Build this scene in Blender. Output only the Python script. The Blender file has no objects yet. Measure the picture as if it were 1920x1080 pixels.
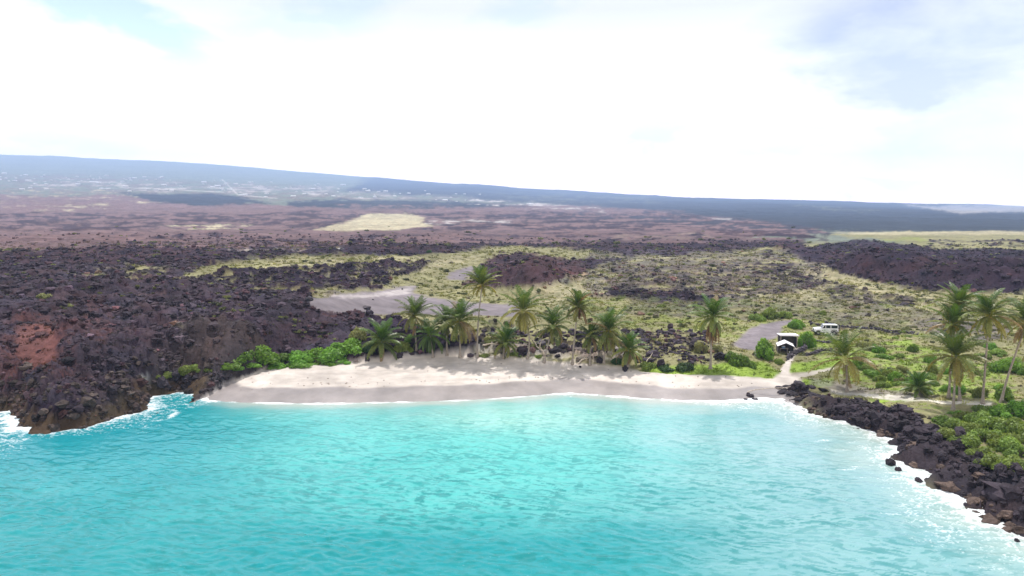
import bpy, math, random
import numpy as np
random.seed(7)
RNG = np.random.default_rng(11)
sc = bpy.context.scene
col = sc.collection
# ------------------------------------------------------------------ camera model (1920 px wide map units)
F = 1371.0; CX, CY = 960.0, 540.0; H = 24.0
PITCH = math.atan(140 / F)
cp, sp = math.cos(PITCH), math.sin(PITCH)
def ray(px, py):
    a, b = px - CX, CY - py
    return np.array([a, F * cp + b * sp, -F * sp + b * cp])
def unproj(px, py, z=0.0):
    d = ray(px, py); t = (z - H) / d[2]
    return d[0] * t, d[1] * t
def project(x, y, z):
    dz = z - H
    dep = y * cp - dz * sp
    up = y * sp + dz * cp
    return CX + F * x / dep, CY - F * up / dep

# ------------------------------------------------------------------ noise
def _hash(ix, iy, seed):
    h = (ix.astype(np.int64) * 374761393 + iy.astype(np.int64) * 668265263 + seed * 974634777) & 0xffffffff
    h = ((h ^ (h >> 13)) * 1274126177) & 0xffffffff
    h = (h ^ (h >> 16)) & 0xffffffff
    return h
def perlin(x, y, seed=0):
    x = np.asarray(x, dtype=np.float64); y = np.asarray(y, dtype=np.float64)
    x0 = np.floor(x); y0 = np.floor(y); fx = x - x0; fy = y - y0
    u = fx * fx * fx * (fx * (fx * 6 - 15) + 10); v = fy * fy * fy * (fy * (fy * 6 - 15) + 10)
    def g(ix, iy, dx, dy):
        a = _hash(ix, iy, seed) * (2 * math.pi / 4294967296.0)
        return np.cos(a) * dx + np.sin(a) * dy
    n00 = g(x0, y0, fx, fy); n10 = g(x0 + 1, y0, fx - 1, fy)
    n01 = g(x0, y0 + 1, fx, fy - 1); n11 = g(x0 + 1, y0 + 1, fx - 1, fy - 1)
    a = n00 + u * (n10 - n00); b = n01 + u * (n11 - n01)
    return 1.5 * (a + v * (b - a))
def fbm(x, y, seed=0, o=4, g=0.5):
    s = 0; a = 1.0; t = 0
    for i in range(o):
        s = s + a * perlin(x * 2 ** i + 17.3 * i, y * 2 ** i - 9.1 * i, seed + i); t += a; a *= g
    return s / t
def worley(x, y, seed=0):
    x0 = np.floor(x); y0 = np.floor(y)
    d1 = np.full(np.shape(x), 9.0); hv = np.zeros(np.shape(x))
    for i in (-1, 0, 1):
        for j in (-1, 0, 1):
            cx_, cy_ = x0 + i, y0 + j
            h = _hash(cx_, cy_, seed); h2 = _hash(cx_, cy_, seed + 91)
            px = cx_ + h / 4294967296.0; py = cy_ + h2 / 4294967296.0
            d = np.hypot(x - px, y - py)
            m = d < d1
            hv = np.where(m, (h % 1000) / 1000.0, hv); d1 = np.where(m, d, d1)
    return d1, hv
def sstep(a, b, x):
    t = np.clip((x - a) / (b - a), 0, 1); return t * t * (3 - 2 * t)
def polysd(pts, X, Y):
    """signed distance, positive inside"""
    pts = np.asarray(pts, float); n = len(pts)
    d2 = np.full(X.shape, 1e18); ins = np.zeros(X.shape, bool)
    for i in range(n):
        ax, ay = pts[i]; bx, by = pts[(i + 1) % n]
        ex, ey = bx - ax, by - ay
        wx, wy = X - ax, Y - ay
        t = np.clip((wx * ex + wy * ey) / (ex * ex + ey * ey + 1e-12), 0, 1)
        d2 = np.minimum(d2, (wx - ex * t) ** 2 + (wy - ey * t) ** 2)
        c = ((ay > Y) != (by > Y))
        if ey != 0: ins ^= c & (X < ex * (Y - ay) / ey + ax)
    d = np.sqrt(d2)
    return np.where(ins, d, -d)

# ------------------------------------------------------------------ mesh + material helpers
def mesh_np(name, V, Fc, smooth=True, colr=None, mat=None):
    me = bpy.data.meshes.new(name)
    V = np.ascontiguousarray(V, dtype=np.float32); Fc = np.ascontiguousarray(Fc, dtype=np.int32)
    k = Fc.shape[1]
    me.vertices.add(len(V)); me.vertices.foreach_set('co', V.ravel())
    me.loops.add(Fc.size); me.loops.foreach_set('vertex_index', Fc.ravel())
    me.polygons.add(len(Fc)); me.polygons.foreach_set('loop_start', np.arange(0, Fc.size, k, dtype=np.int32))
    me.polygons.foreach_set('use_smooth', np.full(len(Fc), smooth, dtype=bool))
    me.update(calc_edges=True)
    if colr is not None:
        a = me.attributes.new('Col', 'FLOAT_COLOR', 'POINT')
        c = np.ones((len(V), 4), np.float32); c[:, :colr.shape[1]] = colr
        a.data.foreach_set('color', c.ravel())
    if mat: me.materials.append(mat)
    return me
def attr(me, name, arr):
    a = me.attributes.new(name, 'FLOAT', 'POINT'); a.data.foreach_set('value', np.ascontiguousarray(arr, np.float32).ravel())
def link(name, me, parent=None, **p):
    o = bpy.data.objects.new(name, me); col.objects.link(o)
    if parent: o.parent = parent
    for k, v in p.items(): o[k] = v
    return o
def empty(name, loc, rz=0, **p):
    o = bpy.data.objects.new(name, None); col.objects.link(o); o.location = loc; o.rotation_euler = (0, 0, rz)
    o.empty_display_size = 0.3
    for k, v in p.items(): o[k] = v
    return o
class NT:
    def __init__(s, name):
        s.m = bpy.data.materials.new(name); s.m.use_nodes = True; s.t = s.m.node_tree
        s.t.nodes.clear(); s.out = s.n('ShaderNodeOutputMaterial')
    def n(s, ty, **k):
        x = s.t.nodes.new(ty)
        for a, b in k.items(): setattr(x, a, b)
        return x
    def l(s, a, b): s.t.links.new(a, b)
def noise(nt, scale, detail=4, rough=.55, coord=None, dist=0):
    n = nt.n('ShaderNodeTexNoise'); n.inputs['Scale'].default_value = scale; n.inputs['Detail'].default_value = detail
    n.inputs['Roughness'].default_value = rough; n.inputs['Distortion'].default_value = dist
    if coord is not None: nt.l(coord, n.inputs['Vector'])
    return n.outputs['Fac']
def maprange(nt, v, a, b, c, d):
    m = nt.n('ShaderNodeMapRange'); nt.l(v, m.inputs[0])
    for i, x in enumerate((a, b, c, d)): m.inputs[i + 1].default_value = x
    return m.outputs[0]
def mixc(nt, fac, a, b, mode='MIX'):
    m = nt.n('ShaderNodeMix', data_type='RGBA', blend_type=mode)
    for inp, v in ((m.inputs[0], fac), (m.inputs[6], a), (m.inputs[7], b)):
        if hasattr(v, 'links'): nt.l(v, inp)
        elif isinstance(v, (int, float)): inp.default_value = v
        else: inp.default_value = (*v, 1)
    return m.outputs[2]
def simple(name, c, rough=.6, var=.25, scale=3, metal=0, bump=0, spec=.5):
    nt = NT(name); b = nt.n('ShaderNodeBsdfPrincipled'); tc = nt.n('ShaderNodeTexCoord').outputs['Object']
    f = noise(nt, scale, 5, coord=tc)
    v = maprange(nt, f, .3, .7, 1 - var, 1 + var)
    hs = nt.n('ShaderNodeHueSaturation'); hs.inputs['Color'].default_value = (*c, 1); nt.l(v, hs.inputs['Value'])
    nt.l(hs.outputs[0], b.inputs['Base Color']); b.inputs['Roughness'].default_value = rough
    b.inputs['Metallic'].default_value = metal; b.inputs['Specular IOR Level'].default_value = spec
    if bump:
        bp = nt.n('ShaderNodeBump'); bp.inputs['Strength'].default_value = bump; bp.inputs['Distance'].default_value = .05
        nt.l(f, bp.inputs['Height']); nt.l(bp.outputs[0], b.inputs['Normal'])
    nt.l(b.outputs[0], nt.out.inputs[0]); return nt.m
def leafmat(name, trans=.45, tint=(1, 1, 1), rough=.45, randv=.25):
    nt = NT(name)
    a = nt.n('ShaderNodeVertexColor', layer_name='Col').outputs[0]
    oi = nt.n('ShaderNodeObjectInfo')
    hs = nt.n('ShaderNodeHueSaturation'); nt.l(mixc(nt, 1.0, a, tint, 'MULTIPLY'), hs.inputs['Color'])
    nt.l(maprange(nt, oi.outputs['Random'], 0, 1, .485, .515), hs.inputs['Hue'])
    nt.l(maprange(nt, oi.outputs['Random'], 0, 1, 1 - randv, 1 + randv), hs.inputs['Value'])
    c = hs.outputs[0]
    b = nt.n('ShaderNodeBsdfPrincipled'); nt.l(c, b.inputs['Base Color']); b.inputs['Roughness'].default_value = rough
    b.inputs['Specular IOR Level'].default_value = .35
    t = nt.n('ShaderNodeBsdfTranslucent'); nt.l(mixc(nt, 1.0, c, (1.3, 1.25, .55), 'MULTIPLY'), t.inputs['Color'])
    m = nt.n('ShaderNodeMixShader'); m.inputs[0].default_value = trans
    nt.l(b.outputs[0], m.inputs[1]); nt.l(t.outputs[0], m.inputs[2]); nt.l(m.outputs[0], nt.out.inputs[0])
    return nt.m

# ------------------------------------------------------------------ shoreline (plan, world metres)
shore_px = [(-60, 772), (0, 770), (26, 766), (38, 778), (42, 796), (70, 806), (100, 809), (150, 802), (196, 788), (240, 776),
            (268, 768), (262, 752), (274, 742), (305, 738), (340, 733), (372, 738), (388, 752), (450, 756), (600, 758), (750, 755),
            (860, 752), (950, 747), (1060, 738), (1130, 742), (1210, 748), (1290, 753), (1360, 752), (1420, 748), (1470, 748),
            (1510, 766), (1545, 780), (1600, 792), (1640, 806), (1680, 826), (1716, 842), (1690, 862), (1740, 880), (1772, 908),
            (1800, 930), (1840, 955), (1870, 980), (1925, 1000), (2000, 1040), (2150, 1100)]
shore = [(-500, -80), (-420, 30), (-160, 78)] + [unproj(*p) for p in shore_px] + [(62, 12), (75, -80)]
XBL = unproj(372, 735)[0]; XBR = unproj(1480, 750)[0]

def macro(X, Y):
    """smooth land height + signed distance from the shore (positive inland)"""
    S = np.full(X.shape, 60.0)
    m = Y < 190
    S[m] = -polysd(shore, X[m], Y[m])
    S = np.where(Y > 150, 60.0, S)
    S = np.minimum(S, 60)
    wlw = 1.4 + np.clip((Y - 98) * .16, 0, 14); wl = sstep(1.0, -1.0, (X - XBL - np.clip((Y - 90) * .35, -2, 12)) / wlw)     # left lava headland
    wr = sstep(-4, 5, X - XBR + np.clip((Y - 88) * .5, -8, 40) * 0)       # right rocky point
    wob = fbm(X / 9, Y / 9, 5, 3)
    beach = np.where(S > 0, 2.3 * (1 - np.exp(-S / 10.0)) * 1.1, S * .12)
    s2 = S + wob * 1.5
    cliff = np.where(s2 > 0, 5.6 * (1 - np.exp(-s2 / 3.4)) + .9 * sstep(4, 9, s2), s2 * .9)
    hR = np.interp(Y, [50, 90], [1.7, .95]); s3 = S + 2.6 * fbm(X / 3.4, Y / 3.4, 6, 3) * sstep(7, 1, np.abs(S)); rocks = np.where(s3 > 0, hR * (1 - np.exp(-s3 / 2.0)), s3 * .5) + .8 * sstep(7, 18, S)
    base = beach * (1 - wl) * (1 - wr) + cliff * wl + rocks * wr
    # inland rise
    base = base + np.clip(Y - 102, 0, 200) * .018 * sstep(100, 130, Y)
    base = base + wl * (1.3 * sstep(90, 130, Y)) * sstep(420, 160, Y)
    # bank behind the palms
    wc = sstep(-40, -28, X) * sstep(24, 14, X)
    base = base + wc * 2.4 * sstep(104, 116, Y + 1.5 * fbm(X / 7, Y / 7, 9, 2)) * sstep(200, 140, Y)
    # individual rises: (px, py of foot centre, half width px, height m, depth m)
    for px, py, hw, h, dep, k in RISES:
        y0 = F * (H - 6) / (py - 400); x0 = (px - CX) * y0 / F
        rx = hw * y0 / F
        q = np.sqrt(((X - x0) / rx) ** 2 + ((Y - y0) / dep) ** 2 + 1e-9)
        q = q + .25 * fbm((X - x0) / rx * 1.5, (Y - y0) / dep * 1.5, k, 3)
        base = base + h * sstep(1.0, .15, q) * sstep(8, 17, S)
    # long undulation
    un = sstep(180, 500, Y)
    base = base + un * (2.0 * fbm(X / 60, Y / 90, 21, 3) + np.clip(Y / 900, 0, 1) * 5 * fbm(X / 300, Y / 420, 23, 3))
    # far slopes
    u0 = CX + F * X / np.maximum(Y, 1)
    sky = np.interp(u0, [-700, 0, 300, 500, 800, 1000, 1100, 1300, 1500, 1700, 1920, 2500], [272, 292, 305, 319, 343, 355, 362, 370, 375, 381, 387, 398])
    far = np.interp(u0, [-700, 700, 1400, 2500], [10500., 10000., 7000., 6000.])
    lg = (np.log(np.maximum(Y, 1)) - math.log(750)) / (np.log(far) - math.log(750))
    ss = np.clip(lg, 0, 1) ** 1.15
    base = base + (404 - sky) * ss * Y / F
    base = base + sstep(.25, .6, lg) * 6 * fbm(X / 900, Y / 1300, 31, 4) * (1 + Y / 3000)
    base = base - np.clip(lg - 1, 0, 1) * Y * .25
    return base, S, wl, wr
RISES = [(1000, 534, 105, 7.5, 24, 3), (1640, 505, 120, 7.5, 26, 4), (1860, 520, 190, 7.0, 30, 6), (600, 540, 120, -1.0, 25, 8),
         (1280, 640, 75, 2.0, 9, 12), (330, 560, 170, 2.5, 35, 13), (60, 600, 130, 2.2, 20, 14), (940, 600, 60, 1.2, 7, 15),
         (1480, 470, 60, 3.0, 20, 16), (1250, 520, 120, 1.6, 18, 17), (150, 470, 200, 3.5, 60, 19),
         (1900, 462, 120, 3.0, 30, 22), (930, 486, 200, 2.0, 30, 25)]

# ------------------------------------------------------------------ terrain grid (rows of equal depth, columns of equal slope)
def geo(a, b, r): return np.exp(np.arange(math.log(a), math.log(b), r))
Drows = np.concatenate([geo(40, 72, .01), geo(72, 240, .0030), geo(240, 700, .0048), geo(700, 3000, .008), geo(3000, 11500, .012)])
tin = np.linspace(-.745, .745, 1150)
tout = np.linspace(.75, 1.6, 60)
Tcols = np.concatenate([-tout[::-1], tin, tout])
NR, NC = len(Drows), len(Tcols)
D2, T2 = np.meshgrid(Drows, Tcols, indexing='ij')
X = D2 * T2; Y = D2.copy()
Zm, S, WL, WR = macro(X, Y)
U, V = project(X, Y, Zm)

# ------------------------------------------------------------------ ground cover, painted by place on the map
COV = dict(lava=(.026, .0165, .028), lavabrown=(.058, .032, .038), red=(.115, .050, .046), pink=(.145, .094, .096), dry=(.35, .31, .21),
           olive=(.198, .186, .098), green=(.165, .198, .042), lawn=(.19, .27, .045), gravel=(.172, .150, .162), sand=(.51, .46, .42),
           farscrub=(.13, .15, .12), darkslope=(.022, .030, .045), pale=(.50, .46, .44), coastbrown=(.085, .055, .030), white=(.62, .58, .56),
           rockgrey=(.062, .050, .066))
C = np.empty(X.shape + (3,)); C[:] = COV['farscrub']
LAVA = np.zeros(X.shape); GR = np.zeros(X.shape); SOFT = np.zeros(X.shape)
wu = 30 * fbm(U / 90, V / 24, 41, 4); wv = 8 * fbm(U / 90, V / 24, 47, 4)
speck = fbm(U / 9, V / 3.2, 51, 3)         # mid-size clumping
speck2 = .55 * fbm(U / 34, V / 8, 55, 4) + .75 * fbm(U / 110, V / 3.6, 57, 4)
speck = .6 * speck + .5 * fbm(U / 30, V / 2.2, 58, 3)
def paint(cov, poly, op=1.0, feather=3.0, mixn=0.0, lava=None, grass=None, warp=1.0, seed=0, soft=None):
    p = np.array(poly, float)
    x0, x1 = p[:, 0].min() - 60, p[:, 0].max() + 60; y0, y1 = p[:, 1].min() - 25, p[:, 1].max() + 25
    m = (U > x0) & (U < x1) & (V > y0) & (V < y1) & (S > -3)
    if not m.any(): return
    u = U[m] + wu[m] * warp; v = V[m] + wv[m] * warp
    q = p.copy(); q[:, 1] *= 3
    sd = polysd(q, u, v * 3)
    a = sstep(-feather * 1.4, feather * 1.4, sd + (feather * 2.2 + 3) * (speck[m] + .5 * speck2[m]) * (V[m] < 590))
    if mixn:
        n = .6 * speck[m] + .8 * speck2[m] + .4 * perlin(U[m] / 30 + seed, V[m] / 5, 60 + seed)
        a = a * sstep(-.26, .26, n + (0.5 - mixn) * .9)
    a = a * op
    C[m] = C[m] * (1 - a[:, None]) + np.array(COV[cov]) * a[:, None]
    if lava is not None: LAVA[m] = LAVA[m] * (1 - a) + lava * a
    if grass is not None: GR[m] = GR[m] * (1 - a) + grass * a
    if soft is not None: SOFT[m] = SOFT[m] * (1 - a) + soft * a
# far slopes
paint('farscrub', [(-900, 200), (1100, 340), (1100, 392), (-900, 392)])
paint('pink', [(-900, 325), (200, 328), (420, 345), (700, 352), (1000, 372), (1000, 380), (300, 372), (-900, 360)], op=.55, feather=10, mixn=.45)
paint('pale', [(60, 338), (260, 342), (640, 352), (900, 368), (880, 376), (560, 366), (240, 356), (60, 352)], op=.5, feather=8, mixn=.68, seed=3)
paint('darkslope', [(700, 330), (3000, 360), (3000, 440), (1500, 436), (1250, 408), (1080, 388), (860, 372), (640, 356)], feather=14)  # cloud shadow over the right slopes, put into the ground colour
paint('farscrub', [(900, 362), (1230, 372), (1240, 380), (1000, 376)], op=.5, feather=10, mixn=.5)
paint('pale', [(1700, 384), (3000, 392), (3000, 402), (1800, 398)], feather=6, op=.45)  # tan haze along the right skyline, painted onto the slope
paint('farscrub', [(1500, 384), (1660, 392), (1640, 398), (1480, 388)], op=.5, feather=6, mixn=.5)
# middle plain
paint('olive', [(-900, 455), (3000, 455), (3000, 1100), (-900, 1100)], feather=10, lava=.2, grass=.5)
paint('pink', [(-900, 360), (200, 366), (520, 384), (900, 380), (1100, 386), (1400, 410), (1560, 436), (1400, 445), (1000, 440), (700, 450), (300, 460), (-900, 480)], lava=.25)
paint('lavabrown', [(-900, 395), (0, 400), (250, 405), (700, 395), (1200, 395), (1480, 420), (1500, 445), (-900, 490)], mixn=.62, lava=.5, seed=5, op=.8)
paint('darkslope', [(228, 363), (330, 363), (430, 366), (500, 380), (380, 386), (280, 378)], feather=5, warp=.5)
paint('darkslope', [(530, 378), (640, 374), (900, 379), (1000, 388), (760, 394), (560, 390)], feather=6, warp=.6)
paint('pink', [(640, 382), (1300, 398), (1300, 406), (900, 398), (640, 392)], mixn=.5, feather=8)
paint('lava', [(620, 402), (900, 396), (1300, 402), (1560, 428), (1560, 450), (1000, 442), (800, 436), (600, 430)], mixn=.7, lava=.6, op=.9, seed=6)
paint('lava', [(-900, 405), (200, 400), (700, 400), (1300, 400), (1560, 430), (1560, 455), (-900, 485)], mixn=.48, lava=.5, op=.8, seed=26)
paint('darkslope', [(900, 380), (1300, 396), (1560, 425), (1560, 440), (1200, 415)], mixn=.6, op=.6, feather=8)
paint('pale', [(880, 372), (1010, 380), (1140, 394), (1150, 399), (1000, 392), (880, 382)], feather=4, warp=.6, mixn=.6, op=.8)
paint('pink', [(1010, 392), (1200, 396), (1200, 402), (1040, 398)], feather=4, mixn=.55, seed=2, warp=.5)
paint('pale', [(1335, 409), (1370, 410), (1370, 412.5), (1340, 412)], feather=2, warp=.2, op=.5)
paint('dry', [(-900, 356), (180, 356), (300, 378), (230, 386), (130, 398), (0, 392), (-900, 392)], feather=6, warp=.6, mixn=.8, op=.85, seed=3)
paint('pink', [(-900, 372), (100, 371), (200, 376), (60, 380), (-900, 380)], feather=6, mixn=.5)
paint('dry', [(590, 432), (640, 419), (690, 402), (762, 400), (798, 408), (788, 418), (816, 424), (740, 431), (650, 434)], feather=4, warp=.35)
paint('dry', [(290, 424), (380, 418), (495, 424), (420, 434), (320, 432)], feather=4, mixn=.62, seed=4)
paint('pale', [(800, 412), (960, 412), (960, 416), (800, 420)], feather=5, mixn=.5, op=.6)
paint('pink', [(60, 470), (240, 468), (500, 462), (480, 470), (240, 474)], feather=3, mixn=.5, op=.8)
paint('lavabrown', [(-900, 430), (200, 430), (400, 445), (120, 468), (-900, 475)], mixn=.6, lava=.7, op=.8, seed=8)
paint('red', [(60, 440), (240, 434), (300, 450), (160, 460)], mixn=.5, op=.5, seed=9)
# the dark flow band and the whole left flow
paint('lava', [(-900, 472), (60, 474), (160, 462), (340, 438), (560, 444), (700, 440), (1000, 436), (1330, 438), (1500, 455), (1560, 520), (1100, 500), (960, 466), (760, 478), (560, 486), (420, 500), (380, 530), (560, 550), (700, 600), (900, 640), (900, 680), (640, 690), (420, 720), (370, 760), (330, 760), (300, 840), (-900, 900)], lava=1, feather=5)
paint('lava', [(1060, 470), (1500, 460), (1560, 540), (1300, 560), (1100, 540)], lava=.7, feather=8)
paint('pale', [(420, 464), (640, 468), (640, 472), (440, 470)], feather=3, mixn=.6, seed=4, op=.8, warp=.4)
paint('pink', [(860, 446), (1020, 446), (1010, 450), (880, 452)], feather=3, warp=.5, op=.8)
paint('dry', [(1140, 442), (1300, 438), (1330, 443), (1160, 450)], feather=4, mixn=.55, op=.8)
paint('lavabrown', [(-900, 470), (340, 470), (560, 560), (620, 690), (300, 700), (260, 760), (-900, 760)], lava=1, mixn=.52, op=.75, seed=10)
paint('rockgrey', [(-900, 500), (620, 500), (700, 640), (300, 760), (-900, 800)], lava=1, mixn=.30, op=.6, seed=11)
paint('red', [(30, 622), (60, 612), (98, 612), (112, 650), (104, 700), (52, 704), (30, 660)], feather=6, warp=.5, lava=.35, op=1)
paint('red', [(20, 600), (130, 596), (140, 720), (20, 730)], feather=8, mixn=.5, lava=.6, op=.6, seed=38)
paint('red', [(-60, 640), (40, 640), (60, 760), (-60, 740)], feather=8, mixn=.45, op=.6, lava=.8)
paint('red', [(170, 560), (220, 590), (200, 680), (150, 640)], feather=6, mixn=.4, op=.5, lava=.8)
paint('red', [(350, 515), (400, 508), (420, 525), (370, 530)], feather=5, mixn=.6, op=.7)
paint('red', [(600, 588), (760, 585), (770, 612), (640, 605)], feather=5, mixn=.6, op=.6)
paint('lavabrown', [(440, 600), (640, 640), (560, 680), (430, 660)], feather=8, mixn=.7, op=.7)
paint('pink', [(150, 554), (310, 553), (312, 556.5), (150, 557.5)], feather=2, warp=.25, lava=.1)
paint('dry', [(320, 626), (372, 622), (370, 634), (330, 638)], feather=3, mixn=.5)
paint('olive', [(140, 518), (260, 498), (330, 505), (250, 528)], feather=5, mixn=.5, grass=.5, lava=.4)
paint('pale', [(265, 720), (282, 718), (282, 734), (262, 732)], feather=4, warp=.3)
paint('lavabrown', [(-900, 432), (600, 436), (1500, 432), (1500, 478), (700, 470), (-900, 505)], mixn=.55, op=.75, lava=.6, seed=40)
paint('pink', [(-900, 428), (300, 432), (1300, 432), (1500, 452), (700, 462), (-900, 480)], mixn=.33, op=.7, lava=.3, seed=41)
# olive grass plain in the middle
OP = dict(lava=.12, grass=.7)
paint('olive', [(330, 524), (400, 498), (560, 483), (760, 480), (960, 464), (1110, 468), (1180, 482), (1100, 486), (900, 486), (880, 505), (790, 530), (760, 536), (640, 550), (480, 548), (390, 534)], feather=7, **OP)
paint('dry', [(500, 490), (900, 478), (900, 492), (640, 530), (480, 530)], mixn=.45, op=.5, seed=12)
paint('lava', [(330, 524), (560, 500), (820, 490), (700, 545), (480, 548)], mixn=.22, seed=13, lava=1)
paint('gravel', [(575, 562), (640, 551), (700, 548), (745, 536), (782, 534), (770, 548), (830, 562), (1000, 574), (960, 594), (760, 590), (640, 590), (590, 578)], feather=5, warp=.4, lava=.0, soft=1)
paint('pale', [(600, 553), (700, 552), (770, 536), (760, 552), (660, 560)], feather=6, warp=.3, op=.4)
paint('gravel', [(838, 524), (850, 512), (885, 500), (900, 503), (870, 526)], feather=4, warp=.4, lava=0, soft=.45)
paint('olive', [(760, 540), (850, 532), (960, 548), (950, 570), (800, 562)], feather=5, mixn=.68, **OP)
paint('lavabrown', [(870, 532), (900, 500), (930, 480), (990, 474), (1060, 484), (1110, 512), (1090, 528), (1000, 542), (900, 540)], feather=5, warp=.5, lava=.9)
paint('lava', [(880, 520), (940, 482), (1000, 478), (980, 510), (900, 530)], mixn=.5, lava=1, op=.7)
paint('red', [(1040, 500), (1120, 512), (1100, 528), (1030, 520)], mixn=.5, op=.5)
# the broad grass and rock field right of centre
paint('olive', [(1000, 548), (1090, 535), (1110, 500), (1180, 482), (1300, 478), (1450, 464), (1560, 520), (1760, 548), (3000, 552), (3000, 900), (1920, 960), (1480, 742), (1200, 700), (1180, 650), (1100, 610), (1010, 590)], feather=6, lava=.2, grass=.8)
paint('dry', [(1000, 540), (1200, 482), (1480, 480), (1760, 560), (1900, 580), (1700, 610), (1200, 560), (1000, 570)], mixn=.40, op=.55, seed=14)
paint('lavabrown', [(1150, 500), (1450, 490), (1560, 540), (1300, 580), (1140, 560)], mixn=.38, lava=.8, op=.6, seed=15)
paint('rockgrey', [(1100, 470), (1500, 470), (1560, 540), (1300, 570), (1100, 560)], mixn=.32, lava=.8, op=.6, seed=16)
paint('lava', [(1130, 545), (1280, 548), (1340, 566), (1330, 574), (1200, 566), (1130, 558)], feather=5, lava=1)
paint('lava', [(1280, 560), (1330, 560), (1330, 575), (1280, 575)], feather=4, lava=1, mixn=.5)
paint('green', [(1260, 572), (1500, 560), (1800, 562), (3000, 590), (3000, 640), (1560, 640), (1400, 600), (1260, 590)], mixn=.72, op=.85, seed=17, grass=1, lava=.05)
paint('green', [(1500, 600), (3000, 610), (3000, 860), (1700, 780), (1480, 720), (1470, 660)], mixn=.85, op=.9, seed=18, grass=1, lava=.05)
paint('green', [(1080, 560), (1260, 560), (1560, 580), (1560, 640), (1400, 640), (1240, 620), (1100, 600)], mixn=.5, op=.7, seed=37, grass=1, lava=.05)
paint('gravel', [(1700, 610), (1780, 600), (1900, 620), (1880, 640), (1760, 630)], mixn=.4, op=.6, seed=19)
paint('lava', [(1470, 472), (1530, 462), (1600, 450), (1680, 456), (1760, 468), (3000, 470), (3000, 552), (1740, 548), (1660, 535), (1560, 505)], feather=5, warp=.6, lava=1)  # dark lava flow; cloud shadow on its ridge is painted in with it
paint('lavabrown', [(1540, 480), (1700, 490), (1780, 480), (1800, 530), (1640, 530)], mixn=.45, op=.5, seed=20)
paint('lava', [(1440, 470), (1520, 520), (1640, 552), (1760, 565), (1700, 580), (1560, 560), (1420, 500)], mixn=.45, lava=.9, op=.8, seed=30)
paint('rockgrey', [(1180, 560), (1560, 560), (1900, 600), (1900, 640), (1500, 600), (1180, 590)], mixn=.26, op=.5, lava=.5, seed=31)
paint('olive', [(1560, 440), (1700, 434), (3000, 434), (3000, 446), (1930, 458), (1740, 462), (1690, 452), (1600, 448)], feather=4, warp=.6, lava=.1)
paint('green', [(1600, 444), (1740, 446), (1740, 458), (1640, 452)], feather=5, op=.6, mixn=.6)
paint('lava', [(1740, 448), (1930, 450), (3000, 452), (3000, 466), (1740, 462)], feather=3, lava=.9, mixn=.6, seed=5)
paint('dry', [(1560, 436), (1930, 432), (3000, 432), (3000, 438), (1600, 441)], feather=3, warp=.4, op=.6)
paint('lava', [(1440, 440), (1520, 440), (1530, 448), (1430, 446)], feather=3, lava=.8)
# near shore right
paint('gravel', [(1372, 646), (1400, 618), (1440, 604), (1492, 600), (1500, 606), (1470, 612), (1462, 630), (1440, 640), (1425, 660), (1395, 655)], feather=4, warp=.3, lava=0, grass=0, soft=.45)
paint('lava', [(1190, 620), (1300, 622), (1380, 640), (1370, 668), (1300, 682), (1230, 676), (1190, 650)], feather=4, lava=1, mixn=.95)
paint('lavabrown', [(1190, 620), (1320, 626), (1320, 660), (1220, 660)], op=.7, mixn=.5)
paint('lava', [(1520, 606), (1600, 612), (1700, 622), (1700, 630), (1600, 624), (1520, 614)], feather=3, warp=.4, lava=.9, mixn=.7)
paint('lava', [(860, 600), (1000, 604), (1110, 630), (1190, 660), (1190, 686), (900, 668), (860, 650)], feather=4, lava=1, mixn=1.0)
paint('lawn', [(1196, 702), (1215, 684), (1330, 682), (1430, 676), (1466, 702), (1450, 712), (1330, 704)], feather=4, warp=.35, lava=0, grass=1)
paint('lawn', [(1472, 700), (1476, 684), (1540, 676), (1600, 668), (1590, 690), (1500, 700)], feather=4, warp=.4, lava=0, grass=1)
paint('lawn', [(1500, 716), (1560, 712), (1560, 724), (1510, 726)], feather=4, warp=.4, lava=0, grass=1)
paint('lawn', [(1590, 745), (1700, 752), (1800, 770), (1790, 782), (1680, 762), (1600, 756)], feather=4, warp=.5, lava=0, grass=1, mixn=.7)
paint('lawn', [(1500, 640), (1700, 640), (1900, 700), (1900, 760), (1600, 720)], mixn=.4, seed=23, op=.8, grass=1)
# beach sand: everything between the vegetation line and the sea
sandpoly = [(364, 800), (364, 730), (380, 710), (420, 698), (470, 690), (560, 684), (690, 676), (800, 668), (870, 664), (930, 668), (1010, 676), (1120, 684), (1200, 696),
            (1300, 702), (1450, 709), (1464, 700), (1474, 690), (1484, 700), (1500, 712), (1508, 728), (1490, 740), (1520, 800), (1500, 900), (352, 900)]
paint('sand', sandpoly, feather=4, warp=.22, lava=0, grass=0, soft=1)
paint('sand', [(1464, 706), (1464, 690), (1476, 674), (1486, 656), (1494, 650), (1496, 656), (1484, 680), (1480, 700)], feather=2, warp=.1, lava=0, grass=0, soft=1)
paint('sand', [(1484, 704), (1540, 694), (1600, 680), (1602, 684), (1550, 700), (1490, 712)], feather=3, warp=.3, lava=0, grass=0, op=.8, soft=1)
paint('lava', [(866, 636), (1000, 640), (1190, 662), (1190, 684), (1100, 678), (1000, 668), (866, 660)], mixn=.62, lava=1, soft=0, seed=33)
paint('white', [(1560, 728), (1640, 738), (1760, 752), (1860, 756), (1860, 764), (1700, 756), (1560, 740)], feather=4, warp=.4, lava=0, op=.6, grass=.2)
paint('gravel', [(1520, 712), (1620, 722), (1760, 745), (1740, 750), (1600, 734), (1520, 722)], feather=4, warp=.4, lava=0, op=.6)
paint('pale', [(900, 655), (960, 645), (1180, 668), (1190, 684), (900, 672)], feather=3, mixn=.36, seed=24, op=.5)
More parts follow.
